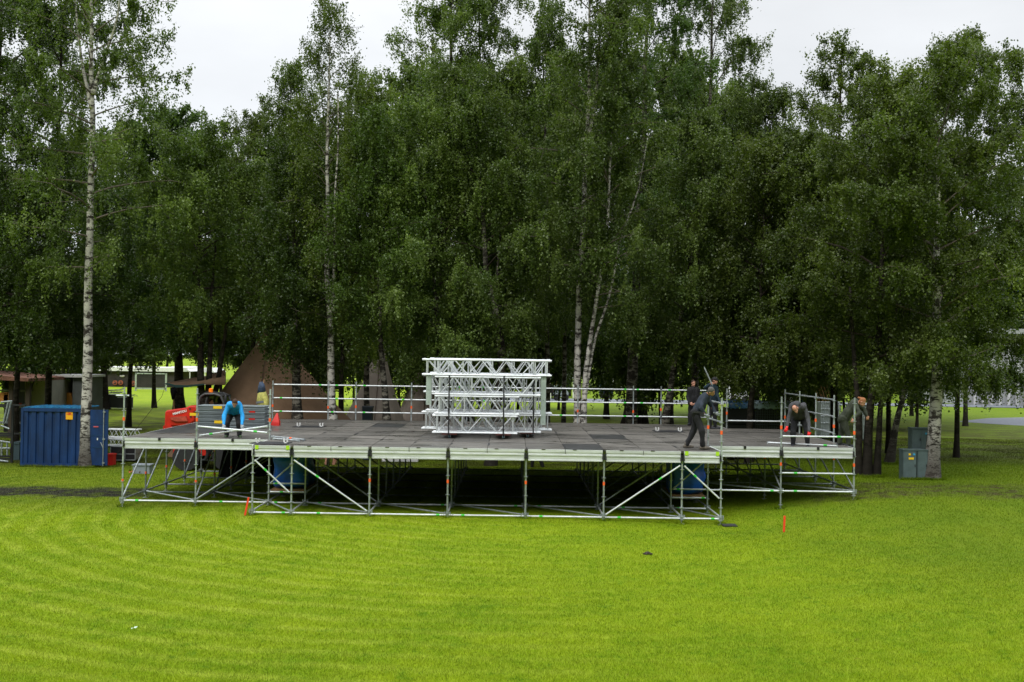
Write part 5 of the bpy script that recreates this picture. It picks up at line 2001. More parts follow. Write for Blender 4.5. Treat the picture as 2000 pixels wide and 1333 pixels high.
# stack of grey deck elements on the left wing
DS = 37.3
xl, xr = P(382, 842, DS).x, P(516, 842, DS).x
stk_m = mat("stacked_deck_grey", (0.17, 0.20, 0.21), 0.6, 0.2, nscale=4, namt=0.25, stretch=(0.5, 1, 3), objrand=0.12)
yel = mat("yellow_sticker", (0.85, 0.55, 0.01), 0.6)
ords = ["lowest", "second", "third", "fourth", "fifth", "top"]
for k in range(6):
    z0 = DZ + 0.02 + k * 0.118
    r_ = thing("deck_element", f"{ords[k]} grey deck element of the flat stack behind the worker in bright blue", "deck element", ((xl + xr) / 2, DS + 0.5, z0), "stacked grey deck elements")
    dx = random.uniform(-0.03, 0.03)
    poly = [(DS, z0), (DS, z0 + 0.03), (DS + 0.02, z0 + 0.035), (DS + 0.02, z0 + 0.075), (DS, z0 + 0.08), (DS, z0 + 0.105), (DS + 1.0, z0 + 0.105), (DS + 1.0, z0)]
    MB().prof_x(poly[::-1], xl + dx, xr + dx).build("side_frame", stk_m, r_)
    if k in (1, 5, 3):
        xs_ = {5: P(425, 800, DS).x, 1: P(427, 830, DS).x, 3: P(379, 815, DS).x}[k]
        MB().box(xs_ - 0.14, xs_ + 0.14, DS - 0.006, DS + 0.01, z0 + 0.01, z0 + 0.10).build("sticker", yel, r_)
    if k in (2, 4):
        xs_ = P(492, 815, DS).x
        MB().box(xs_ - 0.1, xs_ + 0.1, DS - 0.006, DS + 0.01, z0 + 0.02, z0 + 0.07).build("sticker", red_paint, r_)
    # end ring handle
    MB().tube([(xr + dx - 0.01, DS + 0.5, z0 + 0.05), (xr + dx + 0.05, DS + 0.5, z0 + 0.05)], 0.02, 8).build("end_stub", galv, r_)

# hi-vis garment hung on a leaning pole
DG = 39.2
gp = P(512, 790, DG)
r_ = thing("garment", "yellow and blue high visibility garment hanging on a pole behind the left wing", "jacket", (gp.x, DG, DZ))
hv_y = mat("faded_hivis_yellow", (0.32, 0.30, 0.07), 0.85, nscale=7, namt=0.3, bump=0.5)
hv_b = mat("navy_cloth", (0.035, 0.055, 0.095), 0.85, nscale=9, namt=0.4)
refl = mat("grey_reflective_band", (0.16, 0.17, 0.18), 0.5)


def wp(px, py, dd=0):
    return P(px, py, DG + dd)


mb = MB()
mb.tube([wp(510, 746), wp(511, 754), wp(511, 768)], [0.06, 0.11, 0.15], 12)
o = mb.build("shoulder", hv_b, r_, smooth=True)
mb = MB()
mb.tube([wp(511, 766), wp(513, 782), wp(514, 800), wp(513, 812)], [0.15, 0.20, 0.19, 0.15], 14)
mb.tube([wp(517, 775, -0.1), wp(519, 800, -0.12), wp(519, 812, -0.1)], [0.08, 0.08, 0.07], 10)
o = mb.build("cloth", hv_y, r_, smooth=True)
crumple(o, 0.035, 5, 3)
mb = MB()
mb.tube([wp(512, 783), wp(512.5, 787)], 0.212, 14)
mb.build("reflective_band", refl, r_)
MB().tube([wp(516, 742, 0.25), wp(497, 840, 0.0)], 0.02, 6).build("pole", timber, r_)
cp = GZ(517, 838, DZ)
mb = MB()
mb.tube([(cp.x - 0.02, 39.0, DZ), (cp.x, 39.0, DZ + 0.12), (cp.x + 0.03, 39.0, DZ + 0.42)], [0.2, 0.17, 0.03], 4)
single(mb, "bag", red_plastic, "red pointed bag standing under the hanging high visibility garment", "bag", (cp.x, 39.0, DZ))

# ------------------------------------------------------------------ CONTAINER (left)
DK = 43.6
gk = gz(-18, 43)
x0, x1 = P(40, 900, DK).x, P(157, 900, DK).x
zt = P(60, 797, DK).z
cont = thing("container", "small blue corrugated storage container with its end door swung open", "container", ((x0 + x1) / 2, DK, gk))
mb = MB()
prof = []
nr = 7
for i in range(nr):
    a = x0 + 0.08 + (x1 - x0 - 0.16) * i / nr
    w_ = (x1 - x0 - 0.16) / nr
    prof += [(a, 0.0), (a + w_ * 0.55, 0.0), (a + w_ * 0.65, 0.05), (a + w_ * 0.92, 0.05)]
prof.append((x1 - 0.08, 0))
pv = [(x, DK + d, gk + 0.12) for x, d in prof] + [(x, DK + d, zt - 0.12) for x, d in prof]
n = len(prof)
mb.add(pv, [(i, i + 1, n + i + 1, n + i) for i in range(n - 1)])
mb.build("corrugated_side", blue_cont, cont)
XD = P(205, 900, DK + 1.2).x
mb = MB()
mb.box(x0, x1, DK - 0.03, DK + 0.08, zt - 0.13, zt)
mb.box(x0, x1, DK - 0.03, DK + 0.08, gk + 0.01, gk + 0.13)
mb.box(x0, x0 + 0.09, DK - 0.035, DK + 0.07, gk, zt + 0.003)
mb.box(x1 - 0.09, x1, DK - 0.035, DK + 0.07, gk, zt + 0.003)
mb.box(x0, x1, DK + 0.09, DK + 1.9, gk + 0.05, zt - 0.14)
mb.build("frame", blue_cont, cont)
mb = MB()
n = 10
for i in range(n):
    a = x0 + (x1 - x0) * i / n
    w_ = (x1 - x0) / n
    mb.add([(a, DK, zt + .004), (a + w_ * .4, DK, zt + .004), (a + w_ * .55, DK, zt + .04), (a + w_ * .95, DK, zt + .04), (a + w_, DK, zt + .004),
            (a, DK + 1.95, zt + .004), (a + w_ * .4, DK + 1.95, zt + .004), (a + w_ * .55, DK + 1.95, zt + .04), (a + w_ * .95, DK + 1.95, zt + .04), (a + w_, DK + 1.95, zt + .004)],
           [(0, 1, 6, 5), (1, 2, 7, 6), (2, 3, 8, 7), (3, 4, 9, 8), (0, 1, 2, 3, 4)])
mb.build("roof", blue_roof, cont)
sx, sz = pz(135.5, 811.5, DK)
sg = MB().box(sx - 0.13, sx + 0.13, DK - 0.012, DK - 0.002, sz - 0.16, sz + 0.16).build("sign", mat("orange_yellow_sign", (0.88, 0.42, 0.01), 0.5), cont)
place_text("10K.", 0.13, red_plastic, sg, "lettering", (sx, DK - 0.014, sz + 0.05), (1, 0, 0), (0, 0, 1), bold=True)
# open door, swung out to the right
dx0, dx1 = P(176, 900, DK - 0.05).x, P(208, 900, DK - 0.05).x
zd = P(190, 801, DK).z
dr = MB().box(x1 + 0.02, dx1, DK + 0.03, DK + 0.09, gk + 0.08, zd).build("door", blue_cont, cont)
mb = MB()
bxp, _ = pz(202, 850, DK)
mb.tube([(bxp, DK, gk + 0.05), (bxp, DK, zd + 0.05)], 0.018, 8)
for zz_ in (gk + 0.15, gk + 1.05, zd - 0.1):
    mb.box(bxp - 0.03, bxp + 0.06, DK - 0.02, DK + 0.03, zz_, zz_ + 0.05)
mb.tube([(bxp, DK - 0.03, gk + 0.75), (bxp - 0.09, DK - 0.03, gk + 0.95)], 0.018, 6)
mb.build("lock_bar", galv, dr)
for zz_ in (gk + 0.75, gk + 1.2, gk + 1.65):
    MB().box(x1 + 0.1, dx1 - 0.05, DK + 0.018, DK + 0.03, zz_, zz_ + 0.02).build("door_rib", mat("blue_rib_paint", (0.006, 0.045, 0.13), 0.5), dr)
w = P(187, 834, DK)
MB().box(w.x - 0.09, w.x + 0.09, DK + 0.01, DK + 0.028, w.z - 0.02, w.z + 0.02).build("sticker", mat("pink_red_sticker", (0.6, 0.10, 0.12), 0.5), dr)
w = P(190, 858, DK)
MB().box(w.x - 0.02, w.x + 0.02, DK + 0.01, DK + 0.028, w.z - 0.04, w.z + 0.04).build("sticker", white_paint, dr)

# ------------------------------------------------------------------ TENTS
def tipi(label, pxl, pxr, pbase, ptop, D, apex_px, m_, seed=0, depth=3.0, name="tent", pw=1.7, flap=None):
    xl_, xr_ = P(pxl, pbase, D).x, P(pxr, pbase, D).x
    g = gz((xl_ + xr_) / 2, D)
    xa_ = P(apex_px, ptop, D).x
    H_ = P(apex_px, ptop, D).z - g
    r_ = thing(name, label, "tent", ((xl_ + xr_) / 2, D, g))
    n, m = 48, 18
    v, f = [], []
    for i in range(m + 1):
        u = i / m
        k = (1 - u) ** pw * 0.96 + 0.04
        for a in range(n):
            an = 2 * math.pi * a / n
            rx_ = (xa_ - xl_) if math.cos(an) < 0 else (xr_ - xa_)
            fold = 1 + 0.035 * math.sin(an * 9 + seed) * (1 - u) + 0.02 * math.sin(an * 23 + u * 7)
            v.append((xa_ + math.cos(an) * rx_ * k * fold, D + math.sin(an) * depth * k * fold, g + H_ * u))
    for i in range(m):
        for a in range(n):
            f.append((i * n + a, i * n + (a + 1) % n, (i + 1) * n + (a + 1) % n, (i + 1) * n + a))
    MB().add(v, f).build("canvas", m_, r_, smooth=True)
    mb = MB()
    for i in range(m):
        u, u2 = i / m, (i + 1) / m
        for an in (-1.62,):
            k, k2 = (1 - u) ** pw * 0.96 + 0.05, (1 - u2) ** pw * 0.96 + 0.05
            mb.tube([(xa_ + math.cos(an) * k, D + math.sin(an) * (depth * k + 0.05), g + H_ * u), (xa_ + math.cos(an) * k2, D + math.sin(an) * (depth * k2 + 0.05), g + H_ * u2)], 0.02, 5)
    mb.build("seam", mat("brown_seam", (0.09, 0.055, 0.035), 0.9), r_)
    MB().tube([(xa_, D, g + H_ - 0.3), (xa_, D, g + H_ + 0.5)], 0.06, 8).build("pole_tip", timber, r_)
    return r_


tent = tipi("large brown pointed tent standing behind the left part of the stage", 335, 745, 838, 640, 50.0, 528, tent_cloth, 1, 3.4, pw=1.12)
tipi("small grey beige pointed tent seen between the trunks left of the truss pile", 655, 800, 800, 640, 61.0, 745, tent_grey, 2, 2.6, pw=1.5)
tipi("beige pointed tent far off just left of the truss pile", 770, 905, 800, 600, 66.0, 838, tent_grey, 4, 2.6, pw=1.4)
# awning to the left of the brown tent
DA = 47.5
r_ = thing("awning", "tan and dark green awning stretched out to the left of the brown tent", "awning", (P(340, 750, DA).x, DA, gz(-14, DA)))
v, f = [], []
n = 12
top = [(322, 749), (345, 752), (375, 748), (405, 743), (440, 738)]
bot = [(326, 752), (340, 757), (365, 756), (398, 751), (440, 752)]
far = [(334, 747), (352, 743), (378, 738), (400, 735), (440, 722)]
for row, dd in ((bot, 0.0), (top, 0.15), (far, 2.2)):
    for p in row:
        v.append(P(p[0], p[1], DA + dd))
for i in range(4):
    f.append((i, i + 1, 5 + i + 1, 5 + i))
    f.append((5 + i, 6 + i, 11 + i, 10 + i))
o = MB().add(v, f).build("canopy", tent_cloth, r_, smooth=True)
sd = o.modifiers.new("s", 'SOLIDIFY')
sd.thickness = 0.02
v = [P(320, 748.5, DA - .03), P(330, 753, DA - .03), P(342, 757.5, DA - .03), P(366, 757, DA - .03), P(398, 752, DA - .03),
     P(330, 749, DA - .03), P(341, 752, DA - .03), P(365, 753, DA - .03), P(398, 749.5, DA - .03)]
o = MB().add(v, [(0, 1, 5), (1, 2, 6, 5), (2, 3, 7, 6), (3, 4, 8, 7)]).build("valance", mat("dark_green_cloth", (0.02, 0.06, 0.055), 0.9), r_)
sd = o.modifiers.new("s", 'SOLIDIFY')
sd.thickness = 0.02
p0, p1 = P(322, 750, DA), P(334, 842, DA - 0.5)
MB().tube([P(338, 753, DA), (P(346, 800, DA).x, DA, gz(-14, DA))], 0.02, 6).build("pole", timber, r_)
MB().tube([P(324, 750, DA), P(316, 775, DA - 0.8), (P(350, 800, DA).x - 2.2, DA - 1.8, gz(-15, 46))], 0.008, 4).build("guy_rope", twig_mat, r_)
mb = MB()
mb.tube([P(338, 757, DA - .1), P(338.5, 765, DA - .1), P(338, 773, DA - .1), P(337.5, 781, DA - .1)], [0.10, 0.13, 0.09, 0.035], 10)
mb.tube([P(341, 759, DA - .1), P(344.5, 769, DA - .1)], [0.06, 0.04], 8)
o = single(mb, "coat", black_cloth, "black coat hanging from the edge of the tan awning", "coat", P(338, 770, DA - .1), smooth=True)
crumple(o, 0.03, 6, 1)

# ------------------------------------------------------------------ CRATES AND TANKS RIGHT OF THE STAGE
DC2 = 46.0
xl, xr = P(1424, 838, DC2).x, P(1470, 838, DC2).x
gq = gz(10, DC2)
silver_tarp = mat("pale_blue_tarpaulin", (0.30, 0.40, 0.45), 0.35, nscale=3, namt=0.25, bump=0.7)
blue_sheet = mat("slate_blue_tarpaulin", (0.05, 0.13, 0.24), 0.3, nscale=3, namt=0.35, bump=0.7)


def covered_stack(label, xl, xr, D, g, ztop, tarp, mesh=True, name="covered_stack"):
    r_ = thing(name, label, "covered crates", ((xl + xr) / 2, D, g), "covered crate stacks")
    mb = MB()
    nn = 3
    hh_ = (ztop - 0.22 - g) / nn
    for k in range(nn):
        mb.box(xl, xr, D, D + 1.3, g + hh_ * k + 0.01, g + hh_ * (k + 1) - 0.03)
    mb.build("crate", black, r_)
    if mesh:
        mb = MB()
        n = int((xr - xl) / 0.09)
        for i in range(n + 1):
            x = xl + (xr - xl) * i / n
            mb.box(x - 0.006, x + 0.006, D - 0.018, D - 0.006, g + 0.1, ztop - 0.22)
        z = g + 0.1
        while z < ztop - 0.2:
            mb.box(xl, xr, D - 0.022, D - 0.012, z, z + 0.012)
            z += 0.10
        mb.build("wire_mesh", mat("grey_wire", (0.07, 0.09, 0.10), 0.5, 0.3), r_)
    v, f = [], []
    nx_, ny_ = 16, 8
    for j in range(ny_ + 1):
        for i in range(nx_ + 1):
            u, w = i / nx_, j / ny_
            x = xl - 0.05 + (xr - xl + 0.10) * u
            if j == 0:
                y, z = D - 0.05, ztop - 0.24 + 0.03 * math.sin(i * 2.1)
            elif j == 1:
                y, z = D - 0.05, ztop - 0.05
            else:
                y, z = D - 0.03 + 1.4 * (w - 1 / ny_), ztop + 0.06 * math.sin(w * 3.1) + 0.02 * math.sin(i * 1.7 + j)
            v.append((x, y, z))
    for j in range(ny_):
        for i in range(nx_):
            a = j * (nx_ + 1) + i
            f.append((a, a + 1, a + nx_ + 2, a + nx_ + 1))
    o = MB().add(v, f).build("tarpaulin", tarp, r_, smooth=True)
    crumple(o, 0.03, 3, D)
    return r_


covered_stack("black crates under a slate blue tarpaulin behind the right wing, left of the thin trunk", P(1423, 838, DC2).x, P(1464, 838, DC2).x, DC2, gq, P(1445, 786, DC2).z, blue_sheet, False)
covered_stack("wire mesh crates under a pale blue tarpaulin behind the right wing", P(1472, 838, DC2).x, P(1541, 838, DC2).x, DC2 - 0.3, gq, P(1500, 786, DC2).z, silver_tarp, True)


def water_tank(label, px0, px1, D, ztop_px, with_cage=True):
    xl, xr = P(px0, 800, D).x, P(px1, 800, D).x
    g = gz(xl, D)
    h = 1.15 if not ztop_px else P(px0, ztop_px, D).z - g
    r_ = thing("water_tank", label, "tank", ((xl + xr) / 2, D, g), "caged water tanks")
    MB().box(xl + 0.03, xr - 0.03, D + 0.03, D + 1.0, g + 0.14, g + h - 0.03).build("bottle", mat("cloudy_white_plastic", (0.50, 0.56, 0.58), 0.5), r_)
    MB().box(xl, xr, D, D + 1.03, g + 0.02, g + 0.12).build("pallet", black, r_)
    mb = MB()
    for i in range(6):
        x = xl + (xr - xl) * i / 5
        mb.tube([(x, D, g + 0.1), (x, D, g + h)], 0.014, 5)
    for i in range(6):
        z = g + 0.15 + (h - 0.16) * i / 5
        mb.tube([(xl, D - .01, z), (xr, D - .01, z)], 0.014, 5)
    mb.build("cage", galv, r_)


water_tank("caged white water tank on the lawn right of the stooping worker", 1603, 1621, 60, 785)
water_tank("caged white water tank standing behind the ginger haired person", 1628, 1641, 60.5, 785)
water_tank("caged pale water tank glimpsed between the thick trunks on the right", 1686, 1704, 58, 790)
p0 = P(1612, 775, 62)
r_ = thing("lumber_bundle", "bundle of thin brown planks leaning upright behind the water tanks", "planks", (p0.x, 62, 0.4))
lr = random.Random(4)
for i in range(9):
    x = p0.x - 0.25 + 0.11 * i
    MB().tube([(x + 0.35, 62.3, 0.9), (x - 0.45 + lr.uniform(-.1, .1), 62.0 + lr.uniform(-.1, .1), P(1610, 752 + lr.uniform(-6, 6), 62).z)], 0.035, 4).build("plank", timber, r_)
x0_, x1_ = P(1530, 770, 90).x, P(1596, 770, 90).x
r_ = thing("shed", "dark red boarded shed between the trunks right of the stage", "shed", ((x0_ + x1_) / 2, 90, 0))
MB().box(x0_, x1_, 90, 94, 0.0, 4.2).build("wall", mat("dark_red_boards", (0.075, 0.018, 0.014), 0.85, nscale=2, namt=0.5, stretch=(8, 1, 0.3)), r_)
MB().prism([(x0_ - .4, 4.15), (x1_ + .4, 4.15), ((x0_ + x1_) / 2, 5.6)], 89.6, 94.4).build("roof", dark_metal, r_)
for k in range(3):
    xx_ = x0_ + 0.5 + k * 0.85
    MB().box(xx_, xx_ + 0.28, 89.93, 89.99, 0.4, 3.0).build("board", (white_paint, mat("teal_board", (0.03, 0.10, 0.13), 0.6), red_wood)[k], r_)

# ------------------------------------------------------------------ CABINETS right
def cabinet(label, px0, px1, pyt, pyb, D, split=None, group="grey utility cabinets"):
    a, b_ = P(px0, pyt, D), P(px1, pyb, D)
    if pyb > 900:
        b_.z = gz(b_.x, D) - 0.03
    r_ = thing("utility_cabinet", label, "cabinet", ((a.x + b_.x) / 2, D, b_.z), group)
    bo_ = MB().box(a.x, b_.x, D, D + 0.42, b_.z, a.z).build("body", cabinet_grey, r_)
    bv_ = bo_.modifiers.new("b", 'BEVEL')
    bv_.width = 0.012
    bv_.segments = 2
    MB().box(a.x - 0.012, b_.x + 0.012, D - 0.02, D + 0.44, a.z, a.z + 0.035).build("lid", cabinet_grey, r_)
    xs = [a.x + 0.02] + ([a.x + (b_.x - a.x) * t_ for t_ in (split or [])]) + [b_.x - 0.02]
    for p, q in zip(xs[:-1], xs[1:]):
        d_ = MB().box(p + 0.006, q - 0.006, D - 0.014, D - 0.002, b_.z + 0.05, a.z - 0.03).build("door", cabinet_grey, r_)
        MB().box(q - 0.045, q - 0.02, D - 0.03, D - 0.014, (a.z + b_.z) / 2 - 0.04, (a.z + b_.z) / 2 + 0.04).build("handle", dark_metal, d_)
    return r_, a, b_


sk_blue = mat("small_blue_sticker", (0.05, 0.35, 0.60), 0.5)
c1, a, b_ = cabinet("upper grey green metal cabinet, behind the low pair beside the whitish trunk", 1782, 1822, 838, 880, 38.2, [0.42])
MB().box(a.x + 0.42, a.x + 0.48, 38.17, 38.183, a.z - 0.18, a.z - 0.12).build("sticker", sk_blue, c1)
c1['group'] = "grey utility cabinets"
# the upper one stands on the ground behind
bb = P(1782, 880, 38.2)
MB().box(a.x + 0.01, b_.x - 0.01, 38.22, 38.6, gz(bb.x, 38.2) - 0.02, bb.z).build("plinth", cabinet_grey, c1)
c2, a, b_ = cabinet("low grey metal cabinet with yellow and blue stickers, leftmost of the three", 1764.5, 1790, 880.5, 931, 37.4)
for (qx, qy, w_, h_, m__) in ((1777, 888, .035, .03, yel), (1785.5, 888, .035, .03, sk_blue), (1780, 896, .08, .035, yel)):
    w = P(qx, qy, 37.37)
    MB().box(w.x - w_, w.x + w_, 37.372, 37.385, w.z - h_, w.z + h_).build("sticker", m__, c2)
cabinet("low grey metal cabinet standing right against the whitish trunk base", 1792, 1812, 880.5, 931, 37.45)

# ------------------------------------------------------------------ BUILDINGS AND FAR THINGS
DB = 118
xb0, xb1 = P(1885, 780, DB).x, P(2150, 780, DB).x
zb0, zb1 = 0, P(1950, 652, DB).z
bd = thing("building", "long pale grey building with vertical concrete ribs behind the trees on the right", "building", ((xb0 + xb1) / 2, DB, 0))
MB().box(xb0, xb1, DB, DB + 20, 0, zb1).build("wall", concrete, bd)
n = 16
for i in range(n + 1):
    x = xb0 + (xb1 - xb0) * i / n
    MB().box(x - 0.13, x + 0.13, DB - 0.35, DB, 0, zb1 - 0.002).build("rib", mat("pale_concrete_rib", (0.50, 0.50, 0.50), 0.8, nscale=1, namt=0.1), bd)
MB().box(xb0 - 0.4, xb1 + 0.4, DB - 0.6, DB + 20.4, zb1, zb1 + 0.5).build("roof_edge", concrete, bd)

DF = 135
xf0, xf1 = P(130, 760, DF).x, P(332, 760, DF).x
zf = P(250, 726, DF).z
bd = thing("low_building", "low dark building with a white roof edge and round brown emblems, far left", "building", ((xf0 + xf1) / 2, DF + 3, 0))
MB().box(xf0, xf1, DF + 3, DF + 12, 0, zf).build("wall", mat("dark_brown_cladding", (0.028, 0.022, 0.020), 0.8, nscale=0.8, namt=0.6), bd)
MB().box(xf0 - 0.5, xf1 + 0.5, DF + 2.6, DF + 12.5, zf, zf + 0.45).build("roof_edge", white_paint, bd)
embl = mat("brown_orange_emblem", (0.30, 0.075, 0.035), 0.7)
for qx, qy in ((224, 748), (235, 748), (259.5, 749)):
    w = P(qx, qy, DF + 2.8)
    e_ = MB().tube([(w.x, DF + 2.97, w.z), (w.x, DF + 2.85, w.z)], 0.32 * 0.9, 20).build("emblem", embl, bd)
    mb = MB()
    mb.tube([(w.x - 0.15, DF + 2.84, w.z - 0.15), (w.x + 0.15, DF + 2.84, w.z + 0.02)], 0.05, 5)
    mb.tube([(w.x + 0.1, DF + 2.84, w.z - 0.15), (w.x - 0.02, DF + 2.84, w.z + 0.2)], 0.04, 5)
    mb.build("emblem_mark", mat("dark_emblem_mark", (0.03, 0.015, 0.012), 0.7), e_)
w = P(237, 735, DF + 2.6)
MB().ell((w.x, DF + 2.9, w.z), 0.30, 0.05, 0.14).build("emblem", mat("pale_emblem", (0.4, 0.38, 0.35), 0.7), bd)
# mesh barrier frame in front
DG2 = 125
xg0, xg1 = P(265, 760, DG2).x, P(324, 760, DG2).x
bz = max(0.0, P(290, 762, DG2).z)
zt_ = P(290, 729, DG2).z
r_ = thing("mesh_barrier", "wide grey framed mesh barrier standing on the far lawn at left", "barrier", ((xg0 + xg1) / 2, DG2, 0))
mb = MB()
for x in (xg0, xg1):
    mb.box(x - 0.09, x + 0.09, DG2 - 0.05, DG2 + 0.05, 0, zt_)
mb.box(xg0, xg1, DG2 - 0.05, DG2 + 0.05, zt_ - 0.12, zt_ - 0.003)
mb.box(xg0, xg1, DG2 - 0.05, DG2 + 0.05, 0.18, 0.34)
mb.build("frame", galv, r_)
mb = MB()
for i in range(30):
    x = xg0 + (xg1 - xg0) * (i + .5) / 30
    mb.box(x - 0.012, x + 0.012, DG2 + 0.0, DG2 + 0.02, 0.3, zt_ - 0.1)
for i in range(14):
    z = 0.35 + (zt_ - 0.5) * i / 13
    mb.box(xg0, xg1, DG2 + 0.02, DG2 + 0.04, z, z + 0.03)
mb.build("mesh", dark_metal, r_)


def marquee(label, px0, px1, pyt, pye, D, m_=white_paint, hgt=None):
    a, b_ = P(px0, pye, D), P(px1, pye, D)
    zt2 = P(px0, pyt, D).z
    r_ = thing("marquee", label, "marquee", ((a.x + b_.x) / 2, D, 0))
    MB().prism([(a.x, a.z), (b_.x, b_.z), (b_.x - (b_.x - a.x) * 0.25, zt2), (a.x + (b_.x - a.x) * 0.25, zt2)][::-1], D, D + 6).build("roof", m_, r_)
    for x in (a.x + 0.1, (a.x + b_.x) / 2, b_.x - 0.1):
        for y in (D + 0.1, D + 5.9):
            MB().tube([(x, y, 0), (x, y, a.z)], 0.07, 6).build("leg", white_paint, r_)
    MB().box(a.x, b_.x, D + 5.7, D + 5.75, 0, a.z).build("back_wall", dark_metal, r_)


marquee("white marquee roof showing left of the brown tent, far off", 322, 372, 716, 726, 140)
marquee("narrow white marquee roof glimpsed behind the three stemmed tree", 380, 420, 719, 728, 150)
marquee("grey white marquee far behind the back rail, right of the truss pile", 1074, 1122, 716, 741, 122, mat("white_marquee_cloth", (0.55, 0.60, 0.62), 0.6))
marquee("white marquee roof far off, right of the man in the cap", 1432, 1468, 742, 750, 120)
marquee("bright white marquee roof far off below the trunks near the middle", 1180, 1215, 728, 738, 150)

# vehicles far off
def far_van(label, px0, px1, pyb, D, h, col, name="van"):
    a, b_ = P(px0, pyb, D), P(px1, pyb, D)
    L_ = b_.x - a.x
    r_ = thing(name, label, name, ((a.x + b_.x) / 2, D, 0))
    z0 = 0.05
    body = [(a.x, z0 + .35), (b_.x, z0 + .35), (b_.x, z0 + .35 + h * .35), (b_.x - L_ * .08, z0 + .35 + h * .42), (b_.x - L_ * .25, z0 + .3 + h * .85), (a.x + L_ * .05, z0 + .3 + h * .88), (a.x, z0 + .3 + h * .5)]
    o_ = MB().prism(body, D, D + 1.8).build("body", mat(name + "_paint_" + str(round(col[2], 2)), col, 0.3), r_)
    MB().prism([(b_.x - L_ * .12, z0 + .35 + h * .42), (b_.x - L_ * .26, z0 + .28 + h * .8), (a.x + L_ * .12, z0 + .28 + h * .8), (a.x + L_ * .1, z0 + .35 + h * .42)], D - 0.01, D + 1.81).build("window", glass_dark, r_)
    for t_ in (.2, .8):
        MB().tube([(a.x + L_ * t_, D - 0.03, 0.34), (a.x + L_ * t_, D + 0.25, 0.34)], 0.33, 14).build("wheel", dark_rubber, r_)


far_van("dark blue and white van parked on the far lawn behind the back rail", 1172, 1196, 775, 122, 2.6, (0.03, 0.06, 0.13))
far_van("silver car on the far road seen right of the truss pile", 1082, 1110, 782, 113.5, 1.35, (0.30, 0.34, 0.38), "car")
far_van("white car far off behind the right wing rail", 1425, 1462, 772, 116, 1.4, (0.70, 0.70, 0.70), "car")
for px, lb, mt, dd in ((1086.5, "far off person in a yellow high visibility vest standing on the road", hv_y, 117.5), (1075.5, "far off dark dressed person beside the yellow vest wearer on the road", black_wear, 116)):
    D = dd
    gxx = P(px, 778, D)
    sc_ = D / 2250.0

    def q(dx, z, dy=0):
        return (px + dx / sc_, 666.5, dy)
    J = {}
    base_y = {}

    def pix(X, Z):
        # inverse projection of a point at distance D
        v = CR3.transposed() @ (Vector((X, D, Z)) - CAML)
        return (1000 + FPX * v.x / -v.z, 666.5 - FPX * v.y / -v.z)
    X0 = gxx.x
    tb = dict(head=(0, 1.66), shL=(-.18, 1.42), shR=(.18, 1.42), elL=(-.27, 1.15), elR=(.27, 1.15), wrL=(-.25, .9), wrR=(.25, .9), haL=(-.25, .82), haR=(.25, .82), hipL=(-.09, .92), hipR=(.09, .92),
              knL=(-.12, .5), knR=(.12, .5), anL=(-.14, .1), anR=(.14, .1), toL=(-.16, .05), toR=(.16, .05))
    for k, (ax_, az_) in tb.items():
        J[k] = pix(X0 + ax_, 0.05 + az_)
    person(lb, D, J, mt, black_wear, dark_boot, None, brown_hair, face=(0.2, -1, 0))

# ------------------------------------------------------------------ LEFT BACKGROUND YARD
DY = 56
gy_ = 0
xa, xb = P(-60, 740, DY).x, P(66, 740, DY).x
r_ = thing("open_shed", "open sided shed with a rusty brown roof at the left edge", "shed", ((xa + xb) / 2, DY, 0))
za, zb2 = P(0, 740, DY).z, P(0, 727, DY).z
MB().prism([(xa, za), (xb, za - 0.1), (xb, za + 0.05), (xa, zb2)][::-1], DY - 0.6, DY + 4).build("roof", mat("rusty_brown_roof", (0.20, 0.09, 0.06), 0.8, nscale=3, namt=0.35), r_)
MB().box(xa, xb - 0.4, DY + 3.9, DY + 4, 0, za - 0.1).build("back_wall", dark_metal, r_)
for x in (P(22, 790, DY).x, xb - 0.25):
    MB().box(x - 0.1, x + 0.1, DY - 0.1, DY + 0.1, 0, za - 0.03).build("post", mat("brown_post", (0.06, 0.045, 0.03), 0.8), r_)
for k in range(3):
    MB().box(xa, P(30, 790, DY).x, DY + 1.2, DY + 2, 0.6 + 0.8 * k, 0.66 + 0.8 * k).build("shelf", galv_old, r_)
jr = random.Random(9)
cols = [mat("junk_orange", (0.55, 0.22, 0.04), 0.7), red_plastic, grey_plastic, mat("junk_teal", (0.03, 0.14, 0.16), 0.6), white_paint, dark_metal]
wx = [(8, 776, .28, .22, 0, "orange crate on the shelf at the left edge"), (17, 777, .16, .22, 0, "small orange box beside the crate at the left edge"), (29, 776, .11, .24, 1, "red canister beneath the rusty shed roof"),
      (31, 791, .2, .08, 1, "low red tray left of the container roof")]
for (qx, qy, w_, h_, ci, lb) in wx:
    w = P(qx, qy, DY + 0.2)
    mb = MB().box(w.x - w_, w.x + w_, DY, DY + 0.4, w.z - h_, w.z + h_ * .7)
    mb.box(w.x - w_ * 1.06, w.x + w_ * 1.06, DY - 0.02, DY + 0.42, w.z + h_ * .7, w.z + h_)
    single(mb, "crate", cols[ci], lb, "crate", (w.x, DY, w.z - h_))
